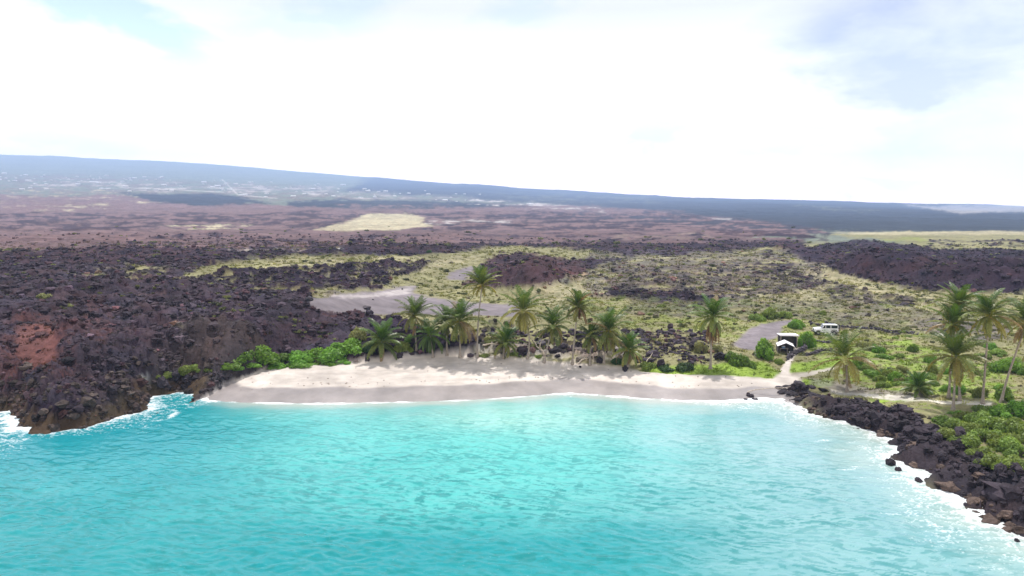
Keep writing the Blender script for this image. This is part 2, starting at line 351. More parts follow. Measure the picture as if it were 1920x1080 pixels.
kl = sstep(.004, .06, WL) * (S < 12) * sstep(XBL - 8, XBL - 4, X); C = C * (1 - kl[..., None]) + np.array([.05, .038, .04]) * kl[..., None]; LAVA = np.maximum(LAVA, kl); SOFT = SOFT * (1 - kl)
# right shore rocks
wr_t = np.interp(Y, [50, 62, 88], [6.6, 5.6, 3.4]); wr_b = sstep(.8, -.8, S + 2.2 * fbm(X / 4, Y / 4, 71, 3) - wr_t) * sstep(XBR - 1, XBR + 2, X) * (Y < 95) * (S > -8)
C = C * (1 - wr_b[..., None]) + np.array([.036, .028, .034]) * wr_b[..., None]; LAVA = np.maximum(LAVA, wr_b); GR *= (1 - wr_b)
# brown wash at the foot of the left headland
cb = sstep(1.5, .3, Zm + .8 * fbm(X / 3, Y / 3, 73, 3)) * WL * (S < 8)
C = C * (1 - cb[..., None] * .8) + np.array(COV['coastbrown']) * cb[..., None] * .8
# far road climbing the slope
for (a, b, w) in (((417, 337), (447, 366), 1.0), ((447, 366), (520, 372), .8), ((240, 352), (420, 360), .6)):
    m = (U > min(a[0], b[0]) - 5) & (U < max(a[0], b[0]) + 5) & (V > 330) & (V < 378)
    t = np.clip(((U[m] - a[0]) * (b[0] - a[0]) + (V[m] - a[1]) * (b[1] - a[1])) / ((b[0] - a[0]) ** 2 + (b[1] - a[1]) ** 2), 0, 1)
    d = np.hypot(U[m] - a[0] - t * (b[0] - a[0]), V[m] - a[1] - t * (b[1] - a[1]))
    k = sstep(1.6 * w, .4 * w, d)[:, None] * .4
    C[m] = C[m] * (1 - k) + np.array(COV['white']) * k
LAVA = np.where(S < -.5, np.maximum(LAVA, np.maximum(WL, WR)), LAVA)

# relief
Zf = Zm.copy()
dsp = np.gradient(Drows)[:, None] * np.ones(NC)
def oct_(lam, amp, fn, m):
    w = sstep(1.3, 3.0, lam / dsp)
    k = (w * m) > .02
    out = np.zeros(X.shape); out[k] = fn(X[k] / lam, Y[k] / lam) * (w * m * amp)[k]; return out
L = LAVA * (1 - sstep(.2, -.6, Zm) * .4)
def rid(x, y): return .5 - np.abs(fbm(x, y, 83, 2)) * 2.2
def blk(s):
    def f(x, y):
        d, h = worley(x + .35 * perlin(x * 2, y * 2, 5), y, s); return (h * .9 + .3) * np.sqrt(np.clip(1 - d * d * 1.3, 0, 1)) - .3
    return f
Zf += oct_(40, 1.8, lambda x, y: fbm(x, y, 81, 2), L * sstep(110, 260, Y))
Zf += oct_(14, .9, rid, L * sstep(0, 5, S))
Zf += oct_(6.5, .9, lambda x, y: fbm(x, y, 85, 2), L * sstep(-1, 4, S))
Zf += oct_(7.5, 1.9, blk(90), L * WL * sstep(22, 10, S) * sstep(-.5, 2.5, S))
Zf += oct_(3.6, .75, blk(91), L * (1 + .7 * WL * sstep(20, 10, S)))
Zf += oct_(1.7, .62, blk(92), L)
Zf += oct_(.8, .36, blk(93), L * (Y < 180))
rough = (1 - SOFT) * (1 - L) * (S > 1)
Zf += oct_(9, .7, lambda x, y: fbm(x, y, 95, 3), rough)
Zf += oct_(1.6, .22, lambda x, y: fbm(x, y, 96, 3), rough)
Zf += oct_(2.5, .05, lambda x, y: fbm(x, y, 97, 3), SOFT)
Zf += oct_(1.0, .07, lambda x, y: perlin(x, y, 99), SOFT * sstep(4.5, 6, S))
Zf += oct_(.6, .05, lambda x, y: perlin(x, y, 100), SOFT * sstep(4.5, 6, S))
# far scrub relief
Zf += oct_(60, 5., lambda x, y: fbm(x, y, 98, 3), sstep(900, 1800, Y))
# colour breakup
lv = L[..., None] * .55
v1 = 1 + .40 * fbm(X / 3.1, Y / 3.1, 101, 4)
v2 = 1 + .55 * L * fbm(X / 11, Y / 16, 104, 4) + .35 * fbm(X / 22, Y / 30, 103, 3) + .25 * fbm(X / 120, Y / 200, 105, 3) * (Y > 200)
C = C * np.clip(v1 * v2, .4, 1.8)[..., None]
tint = fbm(X / 7, Y / 7, 107, 3) * L
C[..., 0] *= 1 + .3 * tint; C[..., 2] *= 1 - .2 * tint
# wet sand
wetline = 4.6 + 1.3 * fbm(X / 7, Y * 0, 109, 3) - 1.4 * sstep(8, 30, X)
WET = sstep(.5, -.3, S - wetline) * SOFT * (S > -6)
C = C * (1 - WET[..., None] * np.array([.55, .56, .53]))
sa = SOFT * (S > wetline) * (S < 30)
C = C * (1 - (sa * .13 * sstep(-.1, .4, fbm(X / 6, (Y - S) / 6 + S / 1.1, 113, 3)))[..., None])
C = np.clip(C, .006, .9)

idx = np.arange(NR * NC).reshape(NR, NC)
Q = np.stack([idx[:-1, :-1], idx[:-1, 1:], idx[1:, 1:], idx[1:, :-1]], -1).reshape(-1, 4)
nt = NT('ground')
vc = nt.n('ShaderNodeVertexColor', layer_name='Col').outputs[0]
wet = nt.n('ShaderNodeAttribute', attribute_name='wet').outputs['Fac']
lav = nt.n('ShaderNodeAttribute', attribute_name='lava').outputs['Fac']
oc = nt.n('ShaderNodeTexCoord').outputs['Object']
f1 = noise(nt, 1.4, 6, .65, oc); f2 = noise(nt, .12, 4, .6, oc)
mul = nt.n('ShaderNodeMath', operation='MULTIPLY'); nt.l(maprange(nt, f1, .3, .7, .72, 1.28), mul.inputs[0]); nt.l(maprange(nt, f2, .3, .7, .85, 1.15), mul.inputs[1])
dry_ = nt.n('ShaderNodeMath', operation='MULTIPLY_ADD')   # less breakup on smooth sand
hs = nt.n('ShaderNodeHueSaturation'); nt.l(vc, hs.inputs['Color'])
soft = nt.n('ShaderNodeAttribute', attribute_name='soft').outputs['Fac']
mm = nt.n('ShaderNodeMix', data_type='FLOAT'); nt.l(maprange(nt, soft, 0, 1, 0, .8), mm.inputs[0]); nt.l(mul.outputs[0], mm.inputs[2]); mm.inputs[3].default_value = 1
nt.l(mm.outputs[0], hs.inputs['Value'])
b = nt.n('ShaderNodeBsdfPrincipled'); nt.l(hs.outputs[0], b.inputs['Base Color'])
nt.l(maprange(nt, wet, 0, 1, .92, .42), b.inputs['Roughness']); nt.l(maprange(nt, wet, 0, 1, .12, .5), b.inputs['Specular IOR Level'])
bp = nt.n('ShaderNodeBump'); bp.inputs['Distance'].default_value = .35; nt.l(maprange(nt, lav, 0, 1, .06, .9), bp.inputs['Strength'])
f3 = noise(nt, 2.6, 6, .7, oc); nt.l(f3, bp.inputs['Height']); nt.l(bp.outputs[0], b.inputs['Normal'])
nt.l(b.outputs[0], nt.out.inputs[0])
me = mesh_np('ground', np.stack([X, Y, Zf], -1).reshape(-1, 3), Q, True, C.reshape(-1, 3), nt.m)
attr(me, 'wet', WET); attr(me, 'lava', LAVA); attr(me, 'soft', SOFT)
link('ground', me, kind='structure')

def zat(x, y, A=None):
    A = Zf if A is None else A
    x = np.atleast_1d(np.asarray(x, float)); y = np.atleast_1d(np.asarray(y, float))
    r = np.interp(y, Drows, np.arange(NR)); c = np.interp(x / y, Tcols, np.arange(NC))
    r0 = np.clip(r.astype(int), 0, NR - 2); c0 = np.clip(c.astype(int), 0, NC - 2); fr = r - r0; fc = c - c0
    return (A[r0, c0] * (1 - fr) * (1 - fc) + A[r0 + 1, c0] * fr * (1 - fc) + A[r0, c0 + 1] * (1 - fr) * fc + A[r0 + 1, c0 + 1] * fr * fc)
def hit(px, py, A=None):
    d = ray(px, py); ys = Drows; xs = ys * d[0] / d[1]; zr = H + ys * d[2] / d[1]
    k = np.nonzero((zr <= zat(xs, ys, A)) & (ys > 60))[0]
    i = k[0] if len(k) else NR - 1
    return float(xs[i]), float(ys[i]), float(zat(xs[i], ys[i])[0])
def hitw(px, py):
    x, y = unproj(px, py, 0.0); return float(x), float(y), 0.0

# ------------------------------------------------------------------ sea
Wr = np.concatenate([geo(6, 40, .008), geo(40, 118, .0026)])
wt = np.linspace(-.76, .76, 1300); Wc = np.concatenate([-np.linspace(2.6, .78, 50), wt, np.linspace(.78, 1.6, 40)])
WD, WT = np.meshgrid(Wr, Wc, indexing='ij'); WX = WD * WT; WY = WD.copy()
WS = -polysd(shore, WX, WY)
WU, WV = project(WX, WY, 0 * WX)
ang = math.radians(-14); ca, sa_ = math.cos(ang), math.sin(ang)
rx = WX * ca + WY * sa_; ry = -WX * sa_ + WY * ca
off = .8 * fbm(rx / 7, ry / 7, 201, 2)
dash = .9 * sstep(.24, .38, perlin(rx / 1.25 + 5, ry / .42 + off * 3, 241) + .35 * fbm(rx / 9, ry / 5, 243, 2)) + .8 * sstep(.24, .40, perlin(rx / .75, ry / .27 + off * 4, 245) + .3 * fbm(rx / 6, ry / 4, 247, 2)) + 1.0 * sstep(.42, .52, perlin(rx / 2.4, ry / .8 + off * 1.5, 249))
h = (.08 * fbm(rx / 6.5, ry / 3.2 + off, 203, 2) + .17 * (0.35 - np.abs(perlin(rx / 3.1, ry / 1.7 + off, 207)))
     + .11 * (0.35 - np.abs(perlin(rx / 1.5 + 3, ry / .85 + off, 209))) + .03 * perlin(rx / .7, ry / .42, 211) + .007 * perlin(rx / .33, ry / .2, 213))
calm = sstep(-.2, -14, WS) * .8 + .2 * sstep(0, -3, WS)
gust = .8 + .5 * fbm(WX / 25, WY / 25, 215, 2)
WZ = h * calm * gust * (1.0 - .35 * sstep(900, 1300, WU) * sstep(900, 760, WV))
# colour of the water by place: clear deeper blue left, bright shallows in the middle, milky to the right
def mixa(A, B, m): return A * (1 - m[..., None]) + np.array(B) * m[..., None]
WC = np.empty(WX.shape + (3,)); WC[:] = (.005, .235, .255)
nn = fbm(WX / 16, WY / 9, 221, 4); nn2 = fbm(WX / 5, WY / 3, 223, 3)
shal = np.exp(-(((WU - 950) / 480) ** 2 + ((WV - 850) / 120) ** 2))
WC = mixa(WC, (.09, .43, .405), np.clip(shal * 1.1 + nn * .5, 0, 1))
WC = mixa(WC, (.01, .22, .275), sstep(620, 200, WU) * sstep(1000, 800, WV) * .8)
WC = mixa(WC, (.0, .185, .215), sstep(900, 1080, WV) * sstep(1500, 500, WU) * .5)
spot = np.exp(-(((WU - 1000) / 230) ** 2 + ((WV - 782) / 30) ** 2)); WC = mixa(WC, (.25, .52, .47), np.clip(spot * 1.15 + nn2 * .3 * spot, 0, 1))
milk = sstep(950, 1650, WU + 260 * nn) * (.55 + .25 * sstep(1000, 800, WV))
WC = mixa(WC, (.27, .40, .42), np.clip(milk * 1.1, 0, .9))
near = sstep(-9, -1, WS + 2.5 * nn2) * sstep(340, 520, WU)
WC = mixa(WC, (.33, .43, .40), near * (.35 + .5 * sstep(900, 1400, WU)))
near2 = sstep(-3.2, -.3, WS + 1.0 * nn2) * sstep(330, 480, WU); WC = mixa(WC, (.42, .42, .38), near2 * .7)
deep = sstep(.05, .5, fbm(WX / 4, WY / 2.2, 225, 4)) * sstep(830, 950, WV); WC = mixa(WC, (.0, .20, .23), deep * .25)
WC = mixa(WC, (.0, .175, .18), np.clip(dash, 0, 1) * (.88 - .30 * np.clip(milk, 0, 1)) * sstep(-1, -12, WS) * np.clip(.75 + .8 * nn2, .35, 1) * (.55 + .45 * sstep(780, 950, WV)))  # wave fronts that mirror less sky, painted darker into the water colour
# foam
wid = np.interp(WU, [-200, 20, 60, 120, 200, 290, 330, 380, 420, 1020, 1060, 1120, 1200, 1300, 1400, 1480, 1600, 1680, 1720, 1800, 1870, 1960],
                [5, 6.0, 2.2, 1.8, 3.4, 5.0, 3.2, 1.8, .5, .42, 1.3, .9, .7, 1.2, 3.4, 4.4, 2.6, 4.6, 6.0, 5.2, 4.0, 3.5])
fn = fbm(WX / 1.6 + WS * .25, WY / 1.1, 231, 4); fl = 1 - np.abs(fbm(WX / 1.3, WY / .9, 233, 3)) * 3.4
fr_ = sstep(-1.0, -.15, WS / wid + .55 * fn) * (WS < 1.5)
thin = wid < .9
fl2 = 1 - np.abs(fbm(WX / 3.1, WY / 1.6, 237, 4)) * 3.0
foam = np.where(thin, sstep(-1.0, -.4, WS / wid + .7 * fn) * np.clip(.62 + 1.5 * fbm(WX / 4, WY / 2, 239, 3), .12, 1), np.clip(fr_ * (.12 + .62 * np.clip(.6 * fl + .6 * fl2 + fr_ * .15, 0, 1) + .35 * sstep(-.45, -.05, WS / wid)), 0, 1))
trail = sstep(-2.2, -.6, WS / wid + .9 * fn) * np.clip(fl - .25, 0, 1) * (wid > 1.2) * .75
strk = sstep(.22, .5, fbm(WX / 6, WY / 1.4, 235, 3)) * sstep(-16, -5, WS) * sstep(1250, 1550, WU) * sstep(3, 1, np.abs(WS + 7 + 4 * nn)) * .55
swirl = np.exp(-((np.hypot((WU - 270) / 62 + .25 * nn2, (WV - 776) / 13 + .5 * nn2) - 1) / (.14 + .12 * nn2)) ** 2) * .7 * sstep(225, 300, WU) * np.clip(.7 + 1.2 * nn2 + .4 * fn, 0, 1)
foam = np.clip(np.maximum(np.maximum(foam, trail), np.maximum(strk, swirl)), 0, 1)
WZ = WZ + foam * .05 * (1 + fn)
WZ = np.where(WS > 2.5, -.6, WZ + .03)
nt = NT('water')
vc = nt.n('ShaderNodeVertexColor', layer_name='Col').outputs[0]; fo = nt.n('ShaderNodeAttribute', attribute_name='foam').outputs['Fac']
oc = nt.n('ShaderNodeTexCoord').outputs['Object']
mp = nt.n('ShaderNodeMapping'); mp.inputs['Rotation'].default_value = (0, 0, math.radians(14)); mp.inputs['Scale'].default_value = (.6, 1, 1); nt.l(oc, mp.inputs[0])
b = nt.n('ShaderNodeBsdfPrincipled'); b.inputs['Roughness'].default_value = .11; b.inputs['IOR'].default_value = 1.333
nt.l(vc, b.inputs['Base Color'])
bp = nt.n('ShaderNodeBump'); bp.inputs['Strength'].default_value = .32; bp.inputs['Distance'].default_value = .10
nt.l(noise(nt, 3.2, 4, .6, mp.outputs[0]), bp.inputs['Height']); nt.l(bp.outputs[0], b.inputs['Normal'])
fb = nt.n('ShaderNodeBsdfPrincipled'); fb.inputs['Base Color'].default_value = (.74, .77, .80, 1); fb.inputs['Roughness'].default_value = .8
fz = noise(nt, 5, 5, .65, oc)
fm = nt.n('ShaderNodeMath', operation='ADD'); nt.l(fo, fm.inputs[0]); nt.l(maprange(nt, fz, .3, .7, -.36, .30), fm.inputs[1])
mx = nt.n('ShaderNodeMixShader'); nt.l(maprange(nt, fm.outputs[0], .2, .95, 0, 1), mx.inputs[0])
nt.l(b.outputs[0], mx.inputs[1]); nt.l(fb.outputs[0], mx.inputs[2]); nt.l(mx.outputs[0], nt.out.inputs[0])
idx = np.arange(WX.size).reshape(WX.shape)
Q = np.stack([idx[:-1, :-1], idx[:-1, 1:], idx[1:, 1:], idx[1:, :-1]], -1).reshape(-1, 4)
dead = (WS > 3).ravel(); Q = Q[~dead[Q].all(1)]
me = mesh_np('sea_water', np.stack([WX, WY, WZ], -1).reshape(-1, 3), Q, True, WC.reshape(-1, 3), nt.m); attr(me, 'foam', foam)
link('sea_water', me, kind='structure')

# ------------------------------------------------------------------ lava rock
def ico(sub):
    import bmesh
    bm = bmesh.new(); bmesh.ops.create_icosphere(bm, subdivisions=sub, radius=1.0)
    v = np.array([x.co[:] for x in bm.verts]); f = np.array([[q.index for q in p.verts] for p in bm.faces]); bm.free(); return v, f
def rockvar(sub, seed, sharp=.45):
    v, f = ico(sub); r = np.random.default_rng(seed)
    v = v * (1, .85, .72)
    for k in range(9):       # knock facets off
        n = r.normal(size=3); n /= np.linalg.norm(n); d = r.uniform(.45, .8)
        p = v @ n; m = p > d; v[m] -= np.outer((p[m] - d) * .9, n)
    q = v * (2.3 if sub > 2 else 2.0) + seed
    v = v * (1 + .34 * perlin(q[:, 0] + q[:, 2], q[:, 1] - q[:, 2] * .7, seed) + .24 * perlin(q[:, 1] * 2.3, q[:, 0] * 2.3 + q[:, 2] * 2, seed + 1))[:, None]
    v += r.normal(size=v.shape) * (.10 if sub < 3 else .055)
    return v, f
def scatter(name, variants, P, Sz, cols, mat, smooth=False, flat=.8):
    Vs, Fs, Cs = [], [], []; o = 0
    pick = RNG.integers(0, len(variants), len(P))
    for k, (v, f) in enumerate(variants):
        m = np.nonzero(pick == k)[0]
        if not len(m): continue
        a = RNG.uniform(0, 6.283, len(m)); ca, sa = np.cos(a), np.sin(a)
        vv = v[None] * (Sz[m][:, None, None] * np.array([1, 1, flat]) * RNG.uniform(.75, 1.25, (len(m), 1, 3)))
        x = vv[..., 0] * ca[:, None] - vv[..., 1] * sa[:, None]; y = vv[..., 0] * sa[:, None] + vv[..., 1] * ca[:, None]
        W = np.stack([x, y, vv[..., 2]], -1) + P[m][:, None]
        Vs.append(W.reshape(-1, 3)); Fs.append((f[None] + (np.arange(len(m)) * len(v))[:, None, None]).reshape(-1, f.shape[1]) + o)
        Cs.append(np.repeat(cols[m], len(v), 0)); o += len(m) * len(v)
    return mesh_np(name, np.concatenate(Vs), np.concatenate(Fs), smooth, np.concatenate(Cs), mat)
nt = NT('lava_rock')
vc = nt.n('ShaderNodeVertexColor', layer_name='Col').outputs[0]; oc = nt.n('ShaderNodeTexCoord').outputs['Object']
f1 = noise(nt, 3.5, 5, .7, oc); hs = nt.n('ShaderNodeHueSaturation'); nt.l(vc, hs.inputs['Color']); nt.l(maprange(nt, f1, .3, .7, .6, 1.4), hs.inputs['Value'])
b = nt.n('ShaderNodeBsdfPrincipled'); nt.l(hs.outputs[0], b.inputs['Base Color']); b.inputs['Roughness'].default_value = .8; b.inputs['Specular IOR Level'].default_value = .18
bp = nt.n('ShaderNodeBump'); bp.inputs['Strength'].default_value = .8; bp.inputs['Distance'].default_value = .15; nt.l(f1, bp.inputs['Height']); nt.l(bp.outputs[0], b.inputs['Normal'])
nt.l(b.outputs[0], nt.out.inputs[0]); ROCK = nt.m
rv = [rockvar(2, 300 + i) for i in range(8)]
# scattered clinker over the flows
ri = RNG.integers(np.searchsorted(Drows, 74), np.searchsorted(Drows, 520), 130000); ci = RNG.integers(60, NC - 60, 130000)
clump = fbm(X[ri, ci] / 5, Y[ri, ci] / 5, 311, 3)
pr = np.clip(LAVA[ri, ci] - .1, 0, 1) ** 1.8 * (.16 + .9 * sstep(-.05, .4, clump)) + .002 * (GR[ri, ci] > .2)
keep = (RNG.random(130000) < pr * .9) & (Zf[ri, ci] > .2); ri, ci = ri[keep], ci[keep]
sz = np.exp(RNG.normal(-.28, .62, len(ri))) * np.clip(.10 + .0030 * Y[ri, ci], .25, 1.1)
sz = np.minimum(sz, 1.15) * .85
P = np.stack([X[ri, ci], Y[ri, ci], Zf[ri, ci] + sz * .12], -1)
cc = C[ri, ci] * .45 + np.array([.036, .026, .036]) * .55
cc = cc * np.exp(RNG.normal(-.1, .42, (len(ri), 1))); red = RNG.random(len(ri)) < .12; cc[red] *= (1.35, .92, .85)
link('lava_rubble', scatter('lava_rubble', rv, P, sz, cc, ROCK), kind='stuff', label='dark broken lava clinker strewn over the flows', category='lava rubble')
m = (SOFT > .8) & (S > 3) & (S < 16) & (np.abs(T2) < .5) & (Y < 112)
q = np.exp(-((S - wetline - 1.2 + .9 * fbm(X / 5, Y / 5, 341, 2)) / .35) ** 2) * .05 + .003
m &= RNG.random(X.shape) < q
P = np.stack([X[m], Y[m], Zf[m]], -1); sz = RNG.uniform(.04, .15, len(P)); cc = np.array([.10, .07, .05]) * RNG.uniform(.4, 2.2, (len(P), 1))
link('beach_litter', scatter('beach_litter', rv, P, sz, cc, ROCK, flat=.4), kind='stuff', label='small dark seaweed and pebbles strewn along the wrack line of the sand', category='beach litter')
# jumbled rock along the right shore
m = (S > -.9) & ((wr_b > .4) | (S < .3)) & (X > XBR - .5) & (Y < 96) & (Y > 40) & (np.abs(T2) < .78)
m = m & (RNG.random(X.shape) < np.interp(Y, [50, 70], [.26, .14]) * sstep(9, 4, S) * np.where(X < XBR + 4, .4, 1))
m = m & (Zf > -.3)
P = np.stack([X[m], Y[m], np.maximum(Zf[m], -.1)], -1); sz = np.exp(RNG.normal(-1.3, .55, len(P)))
P = P[Zf[m] > -.35] if False else P; P[:, 2] += sz * .1
cc = np.array([.031, .024, .031]) * RNG.uniform(.5, 1.7, (len(P), 1)); low = P[:, 2] < .7; cc[low] = np.array([.085, .06, .05]) * RNG.uniform(.5, 1.5, (low.sum(), 1))
link('shore_rubble', scatter('shore_rubble', rv, P, sz, cc, ROCK), kind='stuff', label='black jagged lava rubble lining the right shore', category='lava rubble')
# rubble at the left headland foot and the rocks by the beach's left end
m = (S > -.7) & (S < 3.5) & (WL > .5) & (Y < 130) & (Y > 60) & (np.abs(T2) < .78) & (RNG.random(X.shape) < .03)
P = np.stack([X[m], Y[m], np.maximum(Zf[m], -.1)], -1); sz = np.exp(RNG.normal(-1.0, .45, len(P)))
cc = np.array([.06, .045, .04]) * RNG.uniform(.5, 1.6, (len(P), 1))
link('headland_rubble', scatter('headland_rubble', rv, P, sz, cc, ROCK), kind='stuff', label='brown black rubble at the foot of the left headland', category='lava rubble')
m = (((U > 862) & (U < 1195) & (V > 622) & (V < 668)) | ((U > 1195) & (U < 1330) & (V > 622) & (V < 682))) & (Y < 135) & (Y > 100)
m &= (fbm(X / 3.5, Y / 3.5, 351, 3) > -.12) & (RNG.random(X.shape) < .10)
P = np.stack([X[m], Y[m], Zf[m]], -1); sz = np.exp(RNG.normal(-1.1, .5, len(P))); P[:, 2] += sz * .15
cc = np.array([.036, .028, .036]) * RNG.uniform(.5, 2.0, (len(P), 1)); cc[RNG.random(len(P)) < .15] *= (1.5, 1.0, .9)
link('bank_rubble', scatter('bank_rubble', rv, P, sz, cc, ROCK), kind='stuff', label='dark lava rubble on the bank behind the beach palms', category='lava rubble')
# single boulders
rbig = [rockvar(3, 400 + i) for i in range(6)]
bmesh_ = [mesh_np('boulder', v, f, False, np.tile(np.array([.034, .028, .035]) * (.8 + .12 * i), (len(v), 1)), ROCK) for i, (v, f) in enumerate(rbig)]
def boulder(px, py, w, hpx, label, group=None, water=False, k=None):
    x, y, z = hitw(px, py) if water else hit(px, py)
    s = w * y / F / 2
    o = link('lava_boulder', bmesh_[(k if k is not None else random.randrange(6))], label=label, category='boulder')
    hh = hpx * y / F
    o.location = (x, y + s * .5, z + hh * .30); o.scale = (s, s * random.uniform(.8, 1.1), hh * .78); o.rotation_euler = (random.uniform(-.2, .2), random.uniform(-.2, .2), random.uniform(0, 6.28))
    if group: o['group'] = group
    return o
boulder(1172, 697, 14, 12, 'lone black boulder lying on the open sand below the palms', k=0)
boulder(1352, 676, 24, 16, 'black boulder beside the trunk of the palm with the brown skirt', k=1)
boulder(270, 758, 20, 14, 'dark rock in the surf between the headland and the beach', water=True, k=2)
boulder(252, 765, 14, 10, 'small brown rock awash at the headland corner', water=True, k=3)
boulder(690, 678, 9, 8, 'small dark stone in the shade of the leftmost palm', k=4)
boulder(750, 674, 16, 12, 'dark rock at the top of the sand between the two left palms', k=5)
boulder(1045, 674, 16, 8, 'flat dark rock on the sand behind the leaning palm', k=0)
boulder(1088, 690, 6, 5, 'pebble sized dark stone on the sand right of the thick based palm', k=1)
boulder(1126, 683, 16, 14, 'dark rounded rock under the shaggy palm', k=2)
for px, py, w, hh in ((300, 727, 26, 20), (325, 722, 28, 24), (350, 722, 24, 18), (364, 715, 16, 12), (345, 732, 14, 10), (312, 733, 16, 10)):
    boulder(px, py, w, hh, 'black lava boulder in the clump at the left end of the beach', 'boulders at the left end of the beach')
for px, py, w, hh in ((1700, 862, 28, 20), (1672, 874, 22, 15), (1692, 848, 18, 14), (1686, 884, 14, 9), (1725, 905, 20, 10), (1765, 918, 18, 12), (1812, 934, 22, 12), (1815, 951, 14, 9), (1838, 944, 16, 10)):
    boulder(px, py, w, hh, 'dark rock standing in the white surf off the right shore', 'rocks in the surf off the right shore', water=True)
boulder(1908, 1017, 12, 9, 'small black rock alone in the foam near the lower right corner', water=True, k=3)
for px, py, w, hh in ((1408, 746, 16, 6), (1398, 752, 10, 4), (1416, 752, 14, 5), (1404, 741, 8, 5)):
    boulder(px, py, w, hh, 'low dark rock awash off the right end of the sand', 'low rocks awash at the right end of the sand')
for px, py, w, hh in ((1470, 738, 26, 5), (1490, 744, 30, 7), (1510, 738, 30, 7), (1500, 752, 24, 7), (1530, 748, 34, 9), (1462, 731, 18, 4), (1545, 735, 20, 6), (1524, 729, 20, 5), (1480, 728, 22, 4), (1500, 722, 26, 4)):
    boulder(px, py, w, hh, 'flat black lava slab stepping from the sand to the right point', 'lava slabs between the sand and the right point')
for px, py, w, hh in ((1560, 775, 36, 18), (1595, 782, 34, 18), (1640, 786, 46, 26), (1672, 792, 36, 18), (1700, 800, 40, 24), (1715, 790, 30, 16), (1760, 838, 50, 30), (1800, 850, 60, 34), (1770, 875, 50, 30), (1830, 890, 56, 36), (1880, 905, 60, 40), (1860, 940, 46, 30), (1900, 960, 50, 34), (1720, 830, 44, 26), (1630, 780, 30, 14), (1840, 860, 54, 30)):
    boulder(px, py, w * .48, hh * .46, 'big jagged black boulder in the rocky right shore', 'big boulders of the right shore')

# ------------------------------------------------------------------ palms
PALM = leafmat('palm_leaf', .33, rough=.4, randv=.12)
DEAD = leafmat('dead_frond', .25, rough=.8)
BARK = simple('palm_bark', (.27, .235, .20), .85, .3, 6, bump=.6)
NUT = simple('coconut_husk', (.35, .30, .10), .5, .2, 4)
def tube(pts, rad, n=8):
    pts = np.array(pts, float); m = len(pts); V_, F_ = [], []
    for i in range(m):
        t = pts[min(i + 1, m - 1)] - pts[max(i - 1, 0)]; t /= np.linalg.norm(t)
        a = np.cross(t, (0.13, 1, .07)); a /= np.linalg.norm(a); b_ = np.cross(t, a)
        for k in range(n):
            w = 2 * math.pi * k / n; V_.append(pts[i] + rad[i] * (math.cos(w) * a + math.sin(w) * b_))
    for i in range(m - 1):
        for k in range(n): F_.append((i * n + k, i * n + (k + 1) % n, (i + 1) * n + (k + 1) % n, (i + 1) * n + k))
    return np.array(V_), np.array(F_)
def frond(az, th0, Ln, droop, colr, rnd, width=.72, pairs=28, hang=.5):
    n = 10; t = np.linspace(0, 1, n); th = th0 - droop * t ** 1.25
    az_ = az + rnd.uniform(-.25, .25) * t
    seg = Ln / (n - 1); d = np.stack([np.cos(th) * np.cos(az_), np.cos(th) * np.sin(az_), np.sin(th)], -1)
    p = np.concatenate([[np.zeros(3)], np.cumsum(d[:-1] * seg, 0)])
    V_, F_, C_ = [], [], []
    def quad(a, b_, c, e, cl):
        o = len(V_); V_.extend([a, b_, c, e]); F_.append((o, o + 1, o + 2, o + 3)); C_.extend([cl] * 4)
    up = np.array([0, 0, 1.0])
    for i in range(n - 1):           # midrib
        s = np.cross(d[i], up); s /= np.linalg.norm(s) + 1e-6; w = .05 * (1 - t[i]) + .015
        nrm = np.cross(s, d[i])
        quad(p[i] - s * w, p[i] + s * w, p[i + 1] + s * w * .8, p[i + 1] - s * w * .8, colr * (1.6, 1.35, .9))
        quad(p[i] - nrm * w, p[i] + nrm * w, p[i + 1] + nrm * w * .8, p[i + 1] - nrm * w * .8, colr * (1.6, 1.35, .9))
    for j in range(pairs):
        tt = .14 + .86 * (j + rnd.uniform(-.3, .3)) / (pairs - 1); tt = min(max(tt, .1), .995)
        q = np.array([np.interp(tt, t, p[:, k]) for k in range(3)]); dd = np.array([np.interp(tt, t, d[:, k]) for k in range(3)])
        s = np.cross(dd, up); s /= np.linalg.norm(s) + 1e-6; nrm = np.cross(s, dd)
        ll = width * Ln / 3.4 * (math.sin(math.pi * min(1, .22 + tt * .72)) ** .7) * rnd.uniform(.85, 1.1)
        for sd in (-1, 1):
            dir1 = s * sd * .85 + dd * .6 + nrm * .28; dir1 /= np.linalg.norm(dir1)
            dir2 = dir1 * (1 - hang) + np.array([0, 0, -1.0]) * hang + rnd.normal(0, .08, 3); dir2 /= np.linalg.norm(dir2)
            w = dd * .055
            m1 = q + dir1 * ll * .5; e = m1 + dir2 * ll * .5
            cl = colr * rnd.uniform(.8, 1.2)
            quad(q - w * .7, q + w * .7, m1 + w, m1 - w, cl); quad(m1 - w, m1 + w, e + w * .2, e - w * .2, cl)
    return np.array(V_), np.array(F_), np.array(C_)
